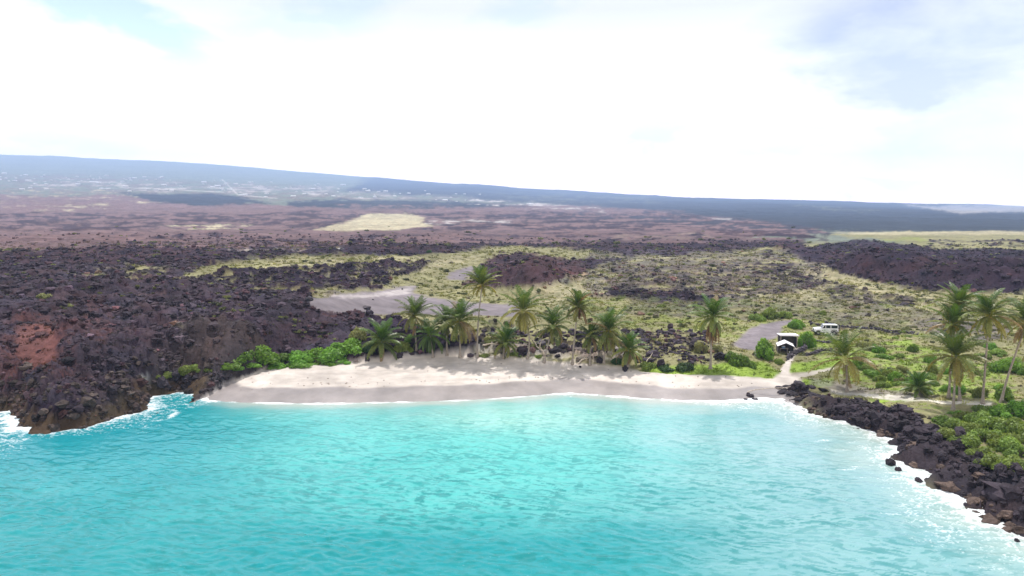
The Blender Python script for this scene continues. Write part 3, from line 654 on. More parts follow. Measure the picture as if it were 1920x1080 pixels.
def crown_mesh(R, seed, n=26, low=-.9, dead=0, yellow=.5, upright=1.0, wind=0.0):
    n = int(n * 1.2); dead *= .5; R = R * .98
    r = np.random.default_rng(seed); A = [[], [], []]; o = 0
    for i in range(n):
        f = i / (n - 1)                                   # 0 = youngest, upright; 1 = oldest
        th0 = 1.5 * upright - f ** 1.15 * (1.5 * upright - low) + r.uniform(-.12, .12)
        az = i * 2.39996 + r.uniform(-.25, .25)
        Ln = R * 1.15 * (.82 + .25 * math.sin(math.pi * min(1, f + .15))) * r.uniform(.88, 1.1)
        g = np.array([.062, .115, .022]); y_ = np.array([.27, .25, .065]); br = np.array([.26, .19, .10])
        k = np.clip((f - .15) * 1.3 * yellow * r.uniform(.4, 1.6), 0, 1); c = g * (1 - k) + y_ * k
        if r.random() < dead * f: c = br * r.uniform(.7, 1.1)
        c = c * r.uniform(.8, 1.2)
        v, fc, cl = frond(az, th0, Ln, .55 + .75 * r.random() + .25 * f, c, r, hang=.35 + .3 * f)
        v = v + (0, 0, -.1 * f)
        A[0].append(v); A[1].append(fc + o); A[2].append(cl); o += len(v)
    return mesh_np('crown', np.concatenate(A[0]), np.concatenate(A[1]), False, np.concatenate(A[2]), PALM)
def skirt_mesh(Ln, seed, n=16):
    r = np.random.default_rng(seed); A = [[], [], []]; o = 0
    for i in range(n):
        c = np.array([.20, .12, .075]) * r.uniform(.5, 1.2)
        v, fc, cl = frond(i * 2.4, (-1.15 if n > 20 else -.85) + r.uniform(-.25, .2), Ln * r.uniform(.7, 1.1), .75, c, r, width=.4, pairs=20, hang=.85)
        v[:, 2] -= .25; A[0].append(v); A[1].append(fc + o); A[2].append(cl); o += len(v)
    return mesh_np('dead_frond_skirt', np.concatenate(A[0]), np.concatenate(A[1]), False, np.concatenate(A[2]), DEAD)
nv, nf = ico(2)
nutme = mesh_np('coconut', nv * (.13, .13, .16), nf, True, None, NUT)
def palm(bx, by, cx, cy, R, seed, label, skirt=0, n=26, low=-.9, dead=.15, yellow=.5, nuts=0, bow=.0, dy=0.0, upright=1.0, thick=1.0):
    x, y, z = hit(bx, by, Zm); z = float(zat(x, y)[0])
    d = ray(cx, cy); yt = y + dy; tx, tz = yt * d[0] / d[1], H + yt * d[2] / d[1]
    Rm = R * y / F
    root = empty('coconut_palm', (x, y, z - .1), 0, label=label, category='palm tree', group='coconut palms along the bay')
    Ht = tz - z + .1; top = np.array([tx - x, dy, Ht]); t = np.linspace(0, 1, 14)
    px_ = top[0] * (t ** 1.3) + bow * np.sin(math.pi * t); py_ = top[1] * t
    P_ = np.stack([px_, py_, Ht * t], -1)
    rad = (.085 + .055 * (1 - t) + .17 * np.exp(-t * Ht / .45)) * thick * (1 + .05 * np.sin(np.arange(14) * 2.1))
    v, f = tube(P_, rad, 9); link('trunk', mesh_np('trunk', v, f, True, None, BARK), root)
    tr = random.Random(seed); c = link('crown', crown_mesh(Rm, seed, n, low, dead, yellow, upright), root); c.location = top; c.rotation_euler = (tr.uniform(-.22, .22), tr.uniform(-.22, .22), tr.uniform(0, 6.28))
    if skirt:
        s_ = link('dead_frond_skirt', skirt_mesh(skirt * y / F, seed + 5, 44 if skirt > 30 else 12), root); s_.location = top
    for k in range(nuts):
        a = k * 2.2; q = link('coconut', nutme, c); q.location = (.26 * math.cos(a), .26 * math.sin(a), -.22 - .1 * (k % 2))
    return root
palm(716, 668, 715, 640, 44, 1, 'leftmost coconut palm, short and bushy, beside the green hedge', n=28, low=-.7, yellow=.3)
palm(781, 662, 776, 592, 40, 2, 'coconut palm second from left with a thin pale trunk before the gravel flat', yellow=.6, n=24)
palm(812, 671, 806, 628, 38, 3, 'dark drooping coconut palm low between taller palms', low=-1.3, upright=.75, yellow=.05, dead=0, n=24)
palm(838, 669, 836, 606, 34, 4, 'slim coconut palm half hidden left of the large full crowned palm', yellow=.2, skirt=20, dy=1.5, n=22)
palm(863, 671, 862, 602, 48, 5, 'large full crowned coconut palm just left of the tallest palm', yellow=.7, nuts=5, low=-1.15, n=32)
palm(895, 671, 904, 536, 38, 6, 'tallest coconut palm with a long thin bare trunk', yellow=.8, low=-.35, n=22, bow=-.15)
palm(944, 672, 947, 642, 38, 7, 'short young coconut palm right of the tallest palm', yellow=.55, n=24, low=-.8)
palm(989, 675, 981, 583, 46, 8, 'tall coconut palm with yellow lower fronds and a bent trunk', yellow=1.0, low=-1.15, n=30, nuts=4, bow=.5)
palm(1020, 681, 1038, 612, 42, 9, 'coconut palm whose pale trunk leans right from the sand', yellow=.5, low=-1.0, nuts=3, n=24)
palm(1073, 684, 1084, 576, 36, 10, 'tall coconut palm with a thick base standing on the sand', yellow=.5, skirt=22, low=-.8, n=26)
palm(1106, 686, 1108, 632, 32, 11, 'slender coconut palm between the thick based palm and the shaggy one', yellow=.3, n=22)
palm(1132, 685, 1142, 620, 46, 12, 'shaggy coconut palm with brown hanging fronds above the rocks', yellow=.9, dead=.5, skirt=30, low=-1.1, n=30)
palm(1177, 692, 1178, 656, 36, 13, 'short coconut palm behind the lone black boulder', yellow=.8, dead=.4, skirt=22, low=-1.0, n=26)
palm(1332, 689, 1336, 594, 42, 14, 'coconut palm with a long brown skirt of dead fronds, alone on the green', yellow=.6, dead=.3, skirt=50, low=-.7, n=28, thick=1.15)
palm(1588, 735, 1586, 672, 62, 15, 'yellowing wide spread coconut palm alone in front of the parked jeep', yellow=1.3, dead=.35, low=-.9, n=22, nuts=4)
palm(1722, 744, 1722, 728, 34, 16, 'trunkless young palm in the scrub left of the right hand grove', yellow=.4, n=20, low=-.3)
palm(1779, 747, 1796, 573, 46, 17, 'topmost crown of the three stacked palms in the right grove', yellow=.8, n=26, dy=1.5)
palm(1800, 753, 1786, 608, 44, 21, 'middle crown of the three stacked palms in the right grove', yellow=.9, n=24, dy=1.0)
palm(1787, 769, 1793, 668, 62, 18, 'lowest and widest crown of the three stacked palms in the right grove', yellow=.8, n=28, nuts=5, low=-1.1)
palm(1842, 758, 1855, 592, 52, 19, 'tall coconut palm second from the right edge', yellow=.9, nuts=4, n=26)
palm(1877, 755, 1926, 606, 52, 20, 'palm leaning right, its crown cut by the right edge', yellow=1.0, skirt=30, nuts=3, n=26)

# ------------------------------------------------------------------ bushes
def foliage(seed, n=3600, leaf=.085, squash=.75, base=(.11, .19, .03), tip=(.20, .27, .05)):
    r = np.random.default_rng(seed); k = r.integers(9, 14)
    ctr = np.stack([r.uniform(-.62, .62, k), r.uniform(-.62, .62, k), r.uniform(.12, .62, k)], -1); rad = r.uniform(.26, .46, k)
    d = np.hypot(ctr[:, 0], ctr[:, 1]); ctr[:, 2] *= np.clip(1.15 - d, .25, 1)
    i = r.integers(0, k, n); nrm = r.normal(size=(n, 3)); nrm /= np.linalg.norm(nrm, axis=1)[:, None]; nrm[:, 2] = np.where(nrm[:, 2] < -.4, -nrm[:, 2], nrm[:, 2])
    rr = rad[i] * r.uniform(.55, 1.18, n); p = ctr[i] + nrm * rr[:, None]
    p[:, 2] = np.abs(p[:, 2])
    q = nrm + r.normal(0, .55, (n, 3)); q /= np.linalg.norm(q, axis=1)[:, None]
    a = np.cross(q, r.normal(size=(n, 3))); a /= np.linalg.norm(a, axis=1)[:, None]; b_ = np.cross(q, a)
    s = leaf * r.uniform(.6, 1.3, n)[:, None]
    V_ = np.stack([p - a * s, p + b_ * s * .5, p + a * s, p - b_ * s * .5], 1).reshape(-1, 3)
    lobev = r.uniform(.75, 1.25, k)[i]
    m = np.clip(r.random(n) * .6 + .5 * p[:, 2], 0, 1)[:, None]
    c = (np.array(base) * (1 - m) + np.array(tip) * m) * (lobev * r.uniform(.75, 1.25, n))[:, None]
    return V_, np.arange(4 * n).reshape(n, 4), np.repeat(c, 4, 0)
LEAF = leafmat('bush_leaf', .35, rough=.5, randv=.2)
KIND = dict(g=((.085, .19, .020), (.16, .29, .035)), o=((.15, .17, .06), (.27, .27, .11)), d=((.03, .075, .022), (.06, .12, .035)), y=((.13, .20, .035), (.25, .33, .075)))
FOL = {}
for k, (b0, t0) in KIND.items():
    FOL[k] = []
    for s in range(4):
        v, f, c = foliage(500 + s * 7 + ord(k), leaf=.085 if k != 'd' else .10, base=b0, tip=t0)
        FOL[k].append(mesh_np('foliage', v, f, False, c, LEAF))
TW = simple('twig_wood', (.16, .12, .09), .9)
tv, tf, o_ = [], [], 0
for k in range(9):
    a = k * .7; e = np.array([.5 * math.cos(a), .5 * math.sin(a), .45]); v, f = tube([(0, 0, -.1), e * .5 + (0, 0, .08), e], [.035, .025, .012], 5)
    tv.append(v); tf.append(f + o_); o_ += len(v)
STEM = mesh_np('stems', np.concatenate(tv), np.concatenate(tf), True, None, TW)
def bush(px, py, w, hpx, kind, label, group=None, name='bush', depth=.85):
    x, y, z = hit(px, py); s = w * y / F; hh = hpx * y / F / .85
    y += s * depth * .6; z = min(z, float(zat(x, y)[0])) if abs(float(zat(x, y)[0]) - z) < 1.5 else z
    root = empty(name, (x, y, z - .12), random.uniform(0, 6.28), label=label, category='bush')
    if group: root['group'] = group
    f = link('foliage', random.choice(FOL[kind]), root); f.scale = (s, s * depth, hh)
    t = link('stems', STEM, root); t.scale = (s, s, hh)
    return root
G1 = 'hedge bushes behind the left sand'
for px, py, w, hh in ((425, 694, 20, 18), (448, 690, 26, 34), (476, 688, 28, 44), (505, 688, 24, 34), (535, 686, 26, 36), (562, 684, 24, 32), (590, 683, 26, 38), (618, 680, 24, 34), (640, 672, 26, 40), (664, 664, 24, 38)):
    bush(px, py, w * 1.45, hh * .68, 'g', 'bright green bush in the hedge behind the left sand', G1)
for px, py, w, hh in ((470, 694, 26, 10), (515, 692, 26, 10), (560, 690, 28, 10), (605, 687, 28, 9), (650, 682, 24, 9), (438, 697, 20, 8)):
    bush(px, py, w, hh, 'g', 'low creeping vine spilling onto the sand below the hedge', 'creeping vines below the hedge', 'vine')
bush(300, 714, 20, 12, 'y', 'leftmost yellow green bush on the black rocks', None)
bush(336, 706, 24, 18, 'y', 'yellow green bush above the clump of boulders')
bush(365, 702, 18, 12, 'y', 'small yellow green bush between the rocks and the sand tip')
bush(392, 700, 14, 9, 'y', 'tiny bush at the left tip of the sand')
bush(670, 640, 22, 26, 'o', 'olive bush on the bank behind the leftmost palm')
bush(752, 664, 26, 24, 'y', 'bright bush just right of the leftmost palm')
bush(770, 648, 22, 18, 'g', 'bush behind the thin trunk of the second palm')
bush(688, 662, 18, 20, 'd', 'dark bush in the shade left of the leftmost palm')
bush(925, 645, 24, 24, 'o', 'dry olive shrub right of the tallest trunk')
bush(905, 672, 14, 9, 'y', 'low bush at the foot of the tallest trunk')
bush(965, 673, 18, 9, 'y', 'low bush right of the short young palm')
bush(1008, 672, 12, 8, 'y', 'low bush left of the leaning palm')
bush(1012, 655, 14, 14, 'o', 'dry shrub behind the bent palm')
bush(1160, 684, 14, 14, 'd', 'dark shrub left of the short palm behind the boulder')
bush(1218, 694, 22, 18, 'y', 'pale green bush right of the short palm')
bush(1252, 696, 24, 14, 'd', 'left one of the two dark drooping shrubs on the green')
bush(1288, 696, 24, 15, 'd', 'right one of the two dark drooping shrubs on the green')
bush(1318, 664, 16, 26, 'o', 'olive shrub left of the skirted palm trunk')
bush(1348, 662, 14, 18, 'o', 'olive shrub right of the skirted palm trunk')
bush(1384, 684, 32, 28, 'g', 'rounded bush between the skirted palm and the white stand')
bush(1408, 690, 16, 12, 'g', 'low bush below the white stand')
bush(1443, 676, 29, 38, 'g', 'large rounded bush left of the shelter')
bush(1462, 684, 12, 12, 'y', 'small yellow green bush beside the sandy path')
bush(1515, 655, 19, 32, 'g', 'bush right of the shelter')
bush(1496, 617, 17, 16, 'g', 'bush behind the shelter roof')
for px, py, w, hh, k, lb in ((1424, 603, 17, 16, 'y', 'leftmost shrub above the gravel lot'), (1446, 598, 20, 20, 'y', 'middle shrub above the gravel lot'), (1470, 597, 18, 16, 'y', 'right shrub above the gravel lot'),
                             (1240, 577, 11, 8, 'y', 'small round shrub in the field left of the skirted palm'), (1545, 592, 10, 9, 'y', 'small shrub in the field above the jeep'), (1650, 662, 20, 18, 'g', 'bush right of the yellowing palm crown'),
                             (1840, 745, 18, 24, 'y', 'bush at the foot of the palm second from the right edge'), (1892, 700, 28, 26, 'g', 'bush behind the leaning trunk at the right edge'), (1895, 752, 26, 28, 'g', 'bush right of the leaning trunk'),
                             (80, 560, 16, 9, 'o', 'sparse olive shrub alone on the left lava'), (805, 474, 6, 6, 'd', 'small dark tree on the lava above the grass plain')):
    bush(px, py, w, hh, k, lb)
G2 = 'scrub bushes behind the right rocks'
rs = random.Random(5)
poly = [(1600, 655), (1700, 650), (1780, 690), (1780, 745), (1700, 742), (1610, 715)]
n = 0
while n < 34:
    px, py = rs.uniform(1600, 1785), rs.uniform(650, 745)
    if polysd(poly, np.array([px]), np.array([py]))[0] > 0 and not (1560 < px < 1612 and py > 690):
        bush(px, py, rs.uniform(12, 22), rs.uniform(9, 18), rs.choice('ggyo'), 'scrub bush in the thicket left of the right palm grove', 'scrub bushes left of the right grove'); n += 1
for i in range(16):
    bush(rs.uniform(1800, 1930), rs.uniform(640, 745), rs.uniform(12, 22), rs.uniform(9, 16), rs.choice('gyo'), 'scrub bush among the trunks of the right palm grove', 'scrub bushes in the right grove')
for px, py, w, hh in ((1772, 800, 26, 26), (1796, 806, 30, 30), (1826, 822, 34, 36), (1858, 836, 36, 40), (1892, 850, 38, 44), (1926, 862, 40, 48), (1820, 790, 32, 26), (1852, 800, 34, 32), (1886, 812, 38, 36), (1920, 815, 40, 40), (1856, 778, 30, 24), (1896, 785, 34, 28), (1930, 780, 34, 30), (1800, 785, 24, 16), (1960, 840, 46, 50), (1975, 800, 40, 40), (1786, 826, 28, 22), (1812, 846, 32, 28), (1842, 862, 32, 30), (1874, 880, 34, 32), (1912, 896, 38, 34), (1760, 808, 22, 16), (1838, 800, 30, 26)):
    bush(px, py, w, hh * .8, rs.choice('gyy'), 'broad bush in the thick hedge above the black rocks', 'bushes in the hedge above the right rocks')
# field shrubs between the lots, small
for i in range(42):
    px, py = rs.uniform(1200, 1900), rs.uniform(566, 640)
    if 1380 < px < 1500 or (1510 < px < 1600 and py > 600): continue
    bush(px, py, rs.uniform(5, 10), rs.uniform(3, 6), rs.choice('yyo'), 'small field shrub in the grass behind the beach', 'small shrubs dotting the grass field')

# ground cover tufts and distant scrub
def tufts(seed, n=9, hgt=1.0):
    r = np.random.default_rng(seed); V_, F_ = [], []
    for i in range(n):
        a = r.uniform(0, 6.28); q = np.array([r.uniform(-.7, .7), r.uniform(-.7, .7), 0]); d = np.array([math.cos(a), math.sin(a), 0])
        lean = np.array([r.uniform(-.6, .6), r.uniform(-.6, .6), hgt * r.uniform(.6, 1.2)])
        o = len(V_); V_ += [q - d * .22, q + d * .22, q + lean]; F_.append((o, o + 1, o + 2))
    return np.array(V_), np.array(F_)
tvv = [tufts(600 + i) for i in range(6)]
ri = RNG.integers(np.searchsorted(Drows, 84), np.searchsorted(Drows, 420), 150000); ci = RNG.integers(60, NC - 60, 150000)
keep = (RNG.random(150000) < np.clip(GR[ri, ci], 0, 1) * .42 * np.clip(1 - SOFT[ri, ci] * 2, 0, 1)) & (Zf[ri, ci] > 1.0); ri, ci = ri[keep], ci[keep]
sz = np.exp(RNG.normal(0, .4, len(ri))) * np.clip(.04 + .0016 * Y[ri, ci], .15, .6)
P = np.stack([X[ri, ci], Y[ri, ci], Zf[ri, ci] - .03], -1); cc = C[ri, ci] * RNG.uniform(.65, 1.25, (len(ri), 1)) * (.95, 1.05, .8)
TUFT = leafmat('grass_blade', .4, rough=.7)
link('grass_tufts', scatter('grass_tufts', tvv, P, sz, cc, TUFT, flat=.7), kind='stuff', label='low green and straw coloured grass over the field', category='grass')
fv = [(lambda t: (t[0], t[1]))(foliage(700 + i, n=70, leaf=.34)) for i in range(5)]
ri = RNG.integers(np.searchsorted(Drows, 110), np.searchsorted(Drows, 900), 60000); ci = RNG.integers(60, NC - 60, 60000)
pp = np.clip(.09 * (GR[ri, ci] > .3) + .015 * (LAVA[ri, ci] > .3), 0, 1) * sstep(-.2, .3, fbm(X[ri, ci] / 14, Y[ri, ci] / 20, 321, 2))
keep = (RNG.random(60000) < pp) & (SOFT[ri, ci] < .3); ri, ci = ri[keep], ci[keep]
sz = np.exp(RNG.normal(0, .35, len(ri))) * np.clip(.15 + .0020 * Y[ri, ci], .3, 1.3)
P = np.stack([X[ri, ci], Y[ri, ci], Zf[ri, ci] - .05], -1); cc = np.array([.13, .14, .06]) * RNG.uniform(.45, 1.5, (len(ri), 1)) * np.array([1, 1, 1]) ; dk = RNG.random(len(ri)) < .15; cc[dk] *= (.5, .55, .6)
link('scrub', scatter('scrub', fv, P, sz, cc, TUFT, flat=.8), kind='stuff', label='small dry scrub scattered across the plain', category='scrub')

# ------------------------------------------------------------------ hard objects
import bmesh
def BM(): return bmesh.new()
def box(bm, c, s, rot=None):
    r = bmesh.ops.create_cube(bm, size=1.0)['verts']
    for v in r:
        v.co = (v.co.x * s[0], v.co.y * s[1], v.co.z * s[2])
        if rot: v.co.rotate(rot)
        v.co.x += c[0]; v.co.y += c[1]; v.co.z += c[2]
    return r
def prism(bm, prof, y0, y1, inset=None):
    """side profile (x,z) extruded from y0 to y1"""
    a = [bm.verts.new((x, y0, z)) for x, z in prof]; b_ = [bm.verts.new((x, y1, z)) for x, z in prof]
    bm.faces.new(a[::-1]); bm.faces.new(b_)
    for i in range(len(prof)):
        j = (i + 1) % len(prof); bm.faces.new((a[i], a[j], b_[j], b_[i]))
def cyl(bm, c, r, h, axis='Z', n=20, r2=None):
    from mathutils import Matrix
    M = Matrix.Translation(c)
    if axis == 'Y': M = M @ Matrix.Rotation(math.pi / 2, 4, 'X')
    if axis == 'X': M = M @ Matrix.Rotation(math.pi / 2, 4, 'Y')
    bmesh.ops.create_cone(bm, cap_ends=True, segments=n, radius1=r, radius2=r if r2 is None else r2, depth=h, matrix=M)
def fin(name, bm, mat, parent=None, bev=0, smooth=False, **p):
    if bev: bmesh.ops.bevel(bm, geom=[e for e in bm.edges if e.calc_length() > bev * 3], offset=bev, segments=2, affect='EDGES', profile=.6)
    bmesh.ops.recalc_face_normals(bm, faces=bm.faces)
    me = bpy.data.meshes.new(name); bm.to_mesh(me); bm.free(); me.materials.append(mat)
    if smooth:
        for q in me.polygons: q.use_smooth = True
    return link(name, me, parent, **p)
WHITE = simple('white_paint', (.78, .80, .82), .25, .04, 2)
BLACKP = simple('black_plastic', (.025, .025, .03), .6, .2, 5)
RUB = simple('tyre_rubber', (.02, .02, .022), .85, .2, 5)
GLASS = simple('dark_glass', (.02, .028, .035), .05, .1, 1, spec=.8)
RIM = simple('alloy_rim', (.35, .35, .37), .35, .1, 4, metal=.8)
LAMP = simple('lamp_glass', (.7, .7, .68), .15, .1, 4)
REDL = simple('red_lamp', (.45, .02, .02), .25, .1, 4)
WOODW = simple('weathered_wood', (.34, .29, .25), .85, .3, 5, bump=.3)
DARKW = simple('dark_boards', (.05, .045, .05), .85, .3, 4)
SHEET = simple('white_sheet', (.72, .70, .74), .5, .08, 2)
BLUE = simple('blue_plastic', (.12, .22, .42), .5, .15, 3)
PALEW = simple('bleached_wood', (.50, .43, .36), .85, .25, 5, bump=.4)

# ---- jeep like four door off-road vehicle, nose to -x
x, y, z = hit(1551, 629); 
zj = float(np.mean(zat([x - 1.3, x + 1.3, x - 1.3, x + 1.3], [y, y, y + 1.7, y + 1.7])))
jeep = empty('parked_car', (x, y + .9, zj + .02), math.radians(-9), label='white boxy four door off-road car parked on the grass above the shelter', category='car')
bm = BM(); prism(bm, [(-2.0, .62), (-2.0, 1.02), (-1.92, 1.12), (-.78, 1.20), (-.70, 1.22), (1.98, 1.22), (2.05, 1.15), (2.05, .58), (1.72, .55), (.88, .50), (-.92, .50), (-1.75, .58)], -.76, .76); fin('body', bm, WHITE, jeep, .03)
bm = BM(); prism(bm, [(-1.96, 1.10), (-.80, 1.20), (-.80, 1.26), (-1.0, 1.27), (-1.9, 1.18)], -.60, .60); fin('hood', bm, WHITE, jeep, .02)
bm = BM(); prism(bm, [(-.38, 1.78), (-.30, 1.86), (1.90, 1.86), (2.0, 1.78)], -.72, .72)
for s in (-1, 1):
    for (xa, xb) in ((-.16, -.08), (.70, .80), (1.90, 1.99)):
        prism(bm, [(xa, 1.23), (xb, 1.23), (xb, 1.77), (xa, 1.77)], s * .735 - .025, s * .735 + .025)
fin('hard_top', bm, WHITE, jeep)
bm = BM(); prism(bm, [(-.74, 1.22), (-.66, 1.22), (-.34, 1.80), (-.42, 1.80)], -.74, -.68); prism(bm, [(-.74, 1.22), (-.66, 1.22), (-.34, 1.80), (-.42, 1.80)], .68, .74)
w = fin('windscreen', (lambda b_: (prism(b_, [(-.70, 1.23), (-.67, 1.23), (-.37, 1.78), (-.40, 1.78)], -.675, .675), b_)[1])(BM()), GLASS, jeep)
fin('frame', bm, WHITE, w)
for s in (-1, 1):
    ys = s * .715
    for (xa, xb, tag) in ((-.06, .68, 0), (.82, 1.88, 0)):
        bm = BM(); prism(bm, [(xa + .02, 1.25), (xb - .02, 1.25), (xb - .02, 1.75), (xa + .02, 1.75)], ys - .015, ys + .015); fin('window', bm, GLASS, jeep)
    bm = BM(); prism(bm, [(-.58, 1.25), (-.18, 1.25), (-.18, 1.75), (-.32, 1.75)], ys - .015, ys + .015); fin('window', bm, GLASS, jeep)
    for (xa, xb) in ((-.62, .18), (.20, .92)):
        bm = BM(); box(bm, ((xa + xb) / 2, s * .775, .88), (xb - xa - .03, .03, .62)); d = fin('door', bm, WHITE, jeep, .008)
        bm = BM(); box(bm, (xb - .12, s * .80, 1.06), (.13, .03, .035)); fin('handle', bm, BLACKP, d)
    for xc in (-1.38, 1.32):
        bm = BM()
        prism(bm, [(xc - .56, .62), (xc - .42, .92), (xc - .25, 1.0), (xc + .25, 1.0), (xc + .44, .92), (xc + .58, .62), (xc + .50, .60), (xc + .38, .84), (xc + .22, .92), (xc - .22, .92), (xc - .36, .84), (xc - .48, .60)], s * .74, s * .93); fin('fender', bm, WHITE if xc < 0 else BLACKP, jeep)
        bm = BM(); cyl(bm, (xc, s * .78, .40), .40, .26, 'Y', 24); t = fin('wheel', bm, RUB, jeep, .03)
        bm = BM(); cyl(bm, (xc, s * .905, .40), .235, .03, 'Y', 20, .20)
        for k in range(5):
            a = k * 1.2566; box(bm, (xc + .12 * math.cos(a), s * .925, .40 + .12 * math.sin(a)), (.06, .02, .06))
        fin('rim', bm, RIM, t)
    bm = BM(); cyl(bm, (-2.01, s * .42, .95), .10, .05, 'X', 16); fin('headlight', bm, LAMP, jeep)
    bm = BM(); box(bm, (2.07, s * .66, .98), (.05, .12, .2)); fin('tail_light', bm, REDL, jeep)
    bm = BM(); box(bm, (-.62, s * .90, 1.32), (.08, .16, .18)); box(bm, (-.62, s * .80, 1.28), (.04, .12, .04)); fin('side_mirror', bm, BLACKP, jeep)
bm = BM()
for k in range(7): box(bm, (-2.01, -.24 + k * .08, .92), (.03, .035, .26))
fin('grille', bm, BLACKP, jeep)
bm = BM(); box(bm, (-2.16, 0, .62), (.16, 1.45, .18)); fin('bumper', bm, BLACKP, jeep, .02)
bm = BM(); box(bm, (2.14, 0, .60), (.14, 1.5, .18)); fin('bumper', bm, BLACKP, jeep, .02)
bm = BM(); cyl(bm, (2.20, .05, 1.02), .39, .24, 'X', 24); t = fin('spare_wheel', bm, RUB, jeep, .03)
bm = BM(); cyl(bm, (2.33, .05, 1.02), .22, .02, 'X', 18); fin('rim', bm, RIM, t)
bm = BM(); prism(bm, [(2.035, 1.30), (2.035, 1.72), (2.01, 1.72), (2.01, 1.30)], -.6, .6); fin('rear_window', bm, GLASS, jeep)
bm = BM(); box(bm, (0, 0, .42), (3.4, .8, .16)); fin('underbody', bm, BLACKP, jeep)

# ---- shelter: flat roofed back shed
x, y, z = hit(1482, 665); D0 = y; k = D0 / F
def gz(px, D): X_ = (px - CX) * D / F; return X_, float(zat(X_, D)[0])
xs, zs = gz(1483, D0 + 3.9)
shed = empty('open_shed', (xs, D0 + 3.9, zs - .05), math.radians(-6), label='open shed with a thin flat white roof behind the gabled canopy', category='shed')
shed.scale = (.82, .82, .82)
bm = BM(); box(bm, (0, 0, 2.62), (3.7, 2.6, .09)); box(bm, (0, -1.32, 2.60), (3.76, .05, .20)); fin('roof', bm, SHEET, shed)
for sx in (-1.55, 1.55):
    for sy in (-1.1, 1.1): bm = BM(); box(bm, (sx, sy, 1.28), (.11, .11, 2.58)); fin('post', bm, WOODW, shed)
bm = BM()
for i in range(14): box(bm, (-1.45 + i * .223, 1.02, 1.25), (.205, .04, 2.3))
fin('back_wall', bm, DARKW, shed)
for s in (-1, 1): bm = BM(); [box(bm, (s * 1.47, -.95 + i * .24, 1.15), (.04, .22, 2.1)) for i in range(9)]; fin('side_wall', bm, DARKW, shed)
bm = BM(); box(bm, (0, -.2, .85), (2.2, .7, .06)); [box(bm, (a, -.2, .41), (.08, .6, .82)) for a in (-1, 1)]; fin('counter', bm, WOODW, shed)
# gabled canopy
xc_, zc = gz(1479, D0 + .6)
can = empty('gabled_canopy', (xc_, D0 + .6, zc - .03), math.radians(-14), label='small white gabled canopy over a dark camp in front of the shed', category='canopy')
can.scale = (.82, .82, .82)
for s, nm in ((-1, 'roof_panel'), (1, 'roof_panel')):
    bm = BM()
    a = [(0, -1.5, 2.25), (s * 1.55, -1.5, 1.55), (s * 1.55, 1.7, 1.62), (0, 1.7, 2.36)]
    vs = [bm.verts.new(q) for q in a] + [bm.verts.new((q[0], q[1], q[2] - .05)) for q in a]
    for f in ((0, 1, 2, 3), (7, 6, 5, 4), (0, 4, 5, 1), (1, 5, 6, 2), (2, 6, 7, 3), (3, 7, 4, 0)): bm.faces.new([vs[i] for i in f])
    fin(nm, bm, SHEET, can)
for sx in (-1.45, 1.45):
    for sy in (-1.4, 1.6): bm = BM(); box(bm, (sx, sy, .78), (.07, .07, 1.54)); fin('post', bm, WOODW, can)
bm = BM(); box(bm, (0, 1.56, .8), (2.8, .03, 1.6)); fin('back_cloth', bm, DARKW, can)
for s in (-1, 1): bm = BM(); box(bm, (s * 1.40, .3, .75), (.03, 2.3, 1.45)); fin('side_cloth', bm, DARKW, can)
tb = empty('camp_table', (xc_ - .2, D0 + .6, zc), -.2, label='dark wooden table in the shade of the gabled canopy', category='table')
bm = BM(); box(bm, (0, 0, .72), (1.3, .7, .05)); fin('table_top', bm, WOODW, tb)
for a in (-.55, .55):
    for b_ in (-.28, .28): bm = BM(); box(bm, (a, b_, .35), (.06, .06, .70)); fin('leg', bm, WOODW, tb)
ic = empty('cooler_box', (xc_ - .35, D0 + .45, zc + .745), .1, label='blue cooler box standing on the camp table', category='cooler')
bm = BM(); box(bm, (0, 0, .15), (.5, .3, .3)); fin('body', bm, BLUE, ic, .02)
bm = BM(); box(bm, (0, 0, .34), (.53, .33, .07)); fin('lid', bm, SHEET, ic, .015)
ch = empty('camp_stool', (xc_ + .35, D0 - .95, zc), .3, label='white stool at the front edge of the gabled canopy', category='stool')
bm = BM(); box(bm, (0, 0, .44), (.42, .42, .06)); fin('seat', bm, SHEET, ch, .015)
for a in (-.16, .16):
    for b_ in (-.16, .16): bm = BM(); box(bm, (a, b_, .21), (.04, .04, .42)); fin('leg', bm, SHEET, ch)
# white stand by the bush
x, y, z = hit(1417, 668)
st = empty('white_stand', (x, y - .4, z), .15, label='narrow white wooden stand between the two rounded bushes', category='stand')
for s in (-1, 1):
    for f in (-1, 1):
        bm = BM(); v, f_ = tube([(s * .24, f * .22, 0), (s * .16, f * .03, 1.25)], [.035, .03], 6)
        link('leg', mesh_np('leg', v, f_, False, None, SHEET), st); bm.free()
bm = BM(); box(bm, (0, 0, 1.26), (.42, .14, .06)); box(bm, (0, -.16, .62), (.36, .05, .05)); fin('top_bar', bm, SHEET, st)
# dark stump beside leftmost palm
x, y, z = hit(686, 677)
v, f = tube([(0, 0, -.1), (.02, 0, .35), (.05, .02, .8)], [.16, .13, .12], 9)
o = link('tree_stump', mesh_np('tree_stump', v, f, False, None, DARKW), None, label='short dark stump in the shade left of the leftmost palm', category='stump'); o.location = (x, y, z)
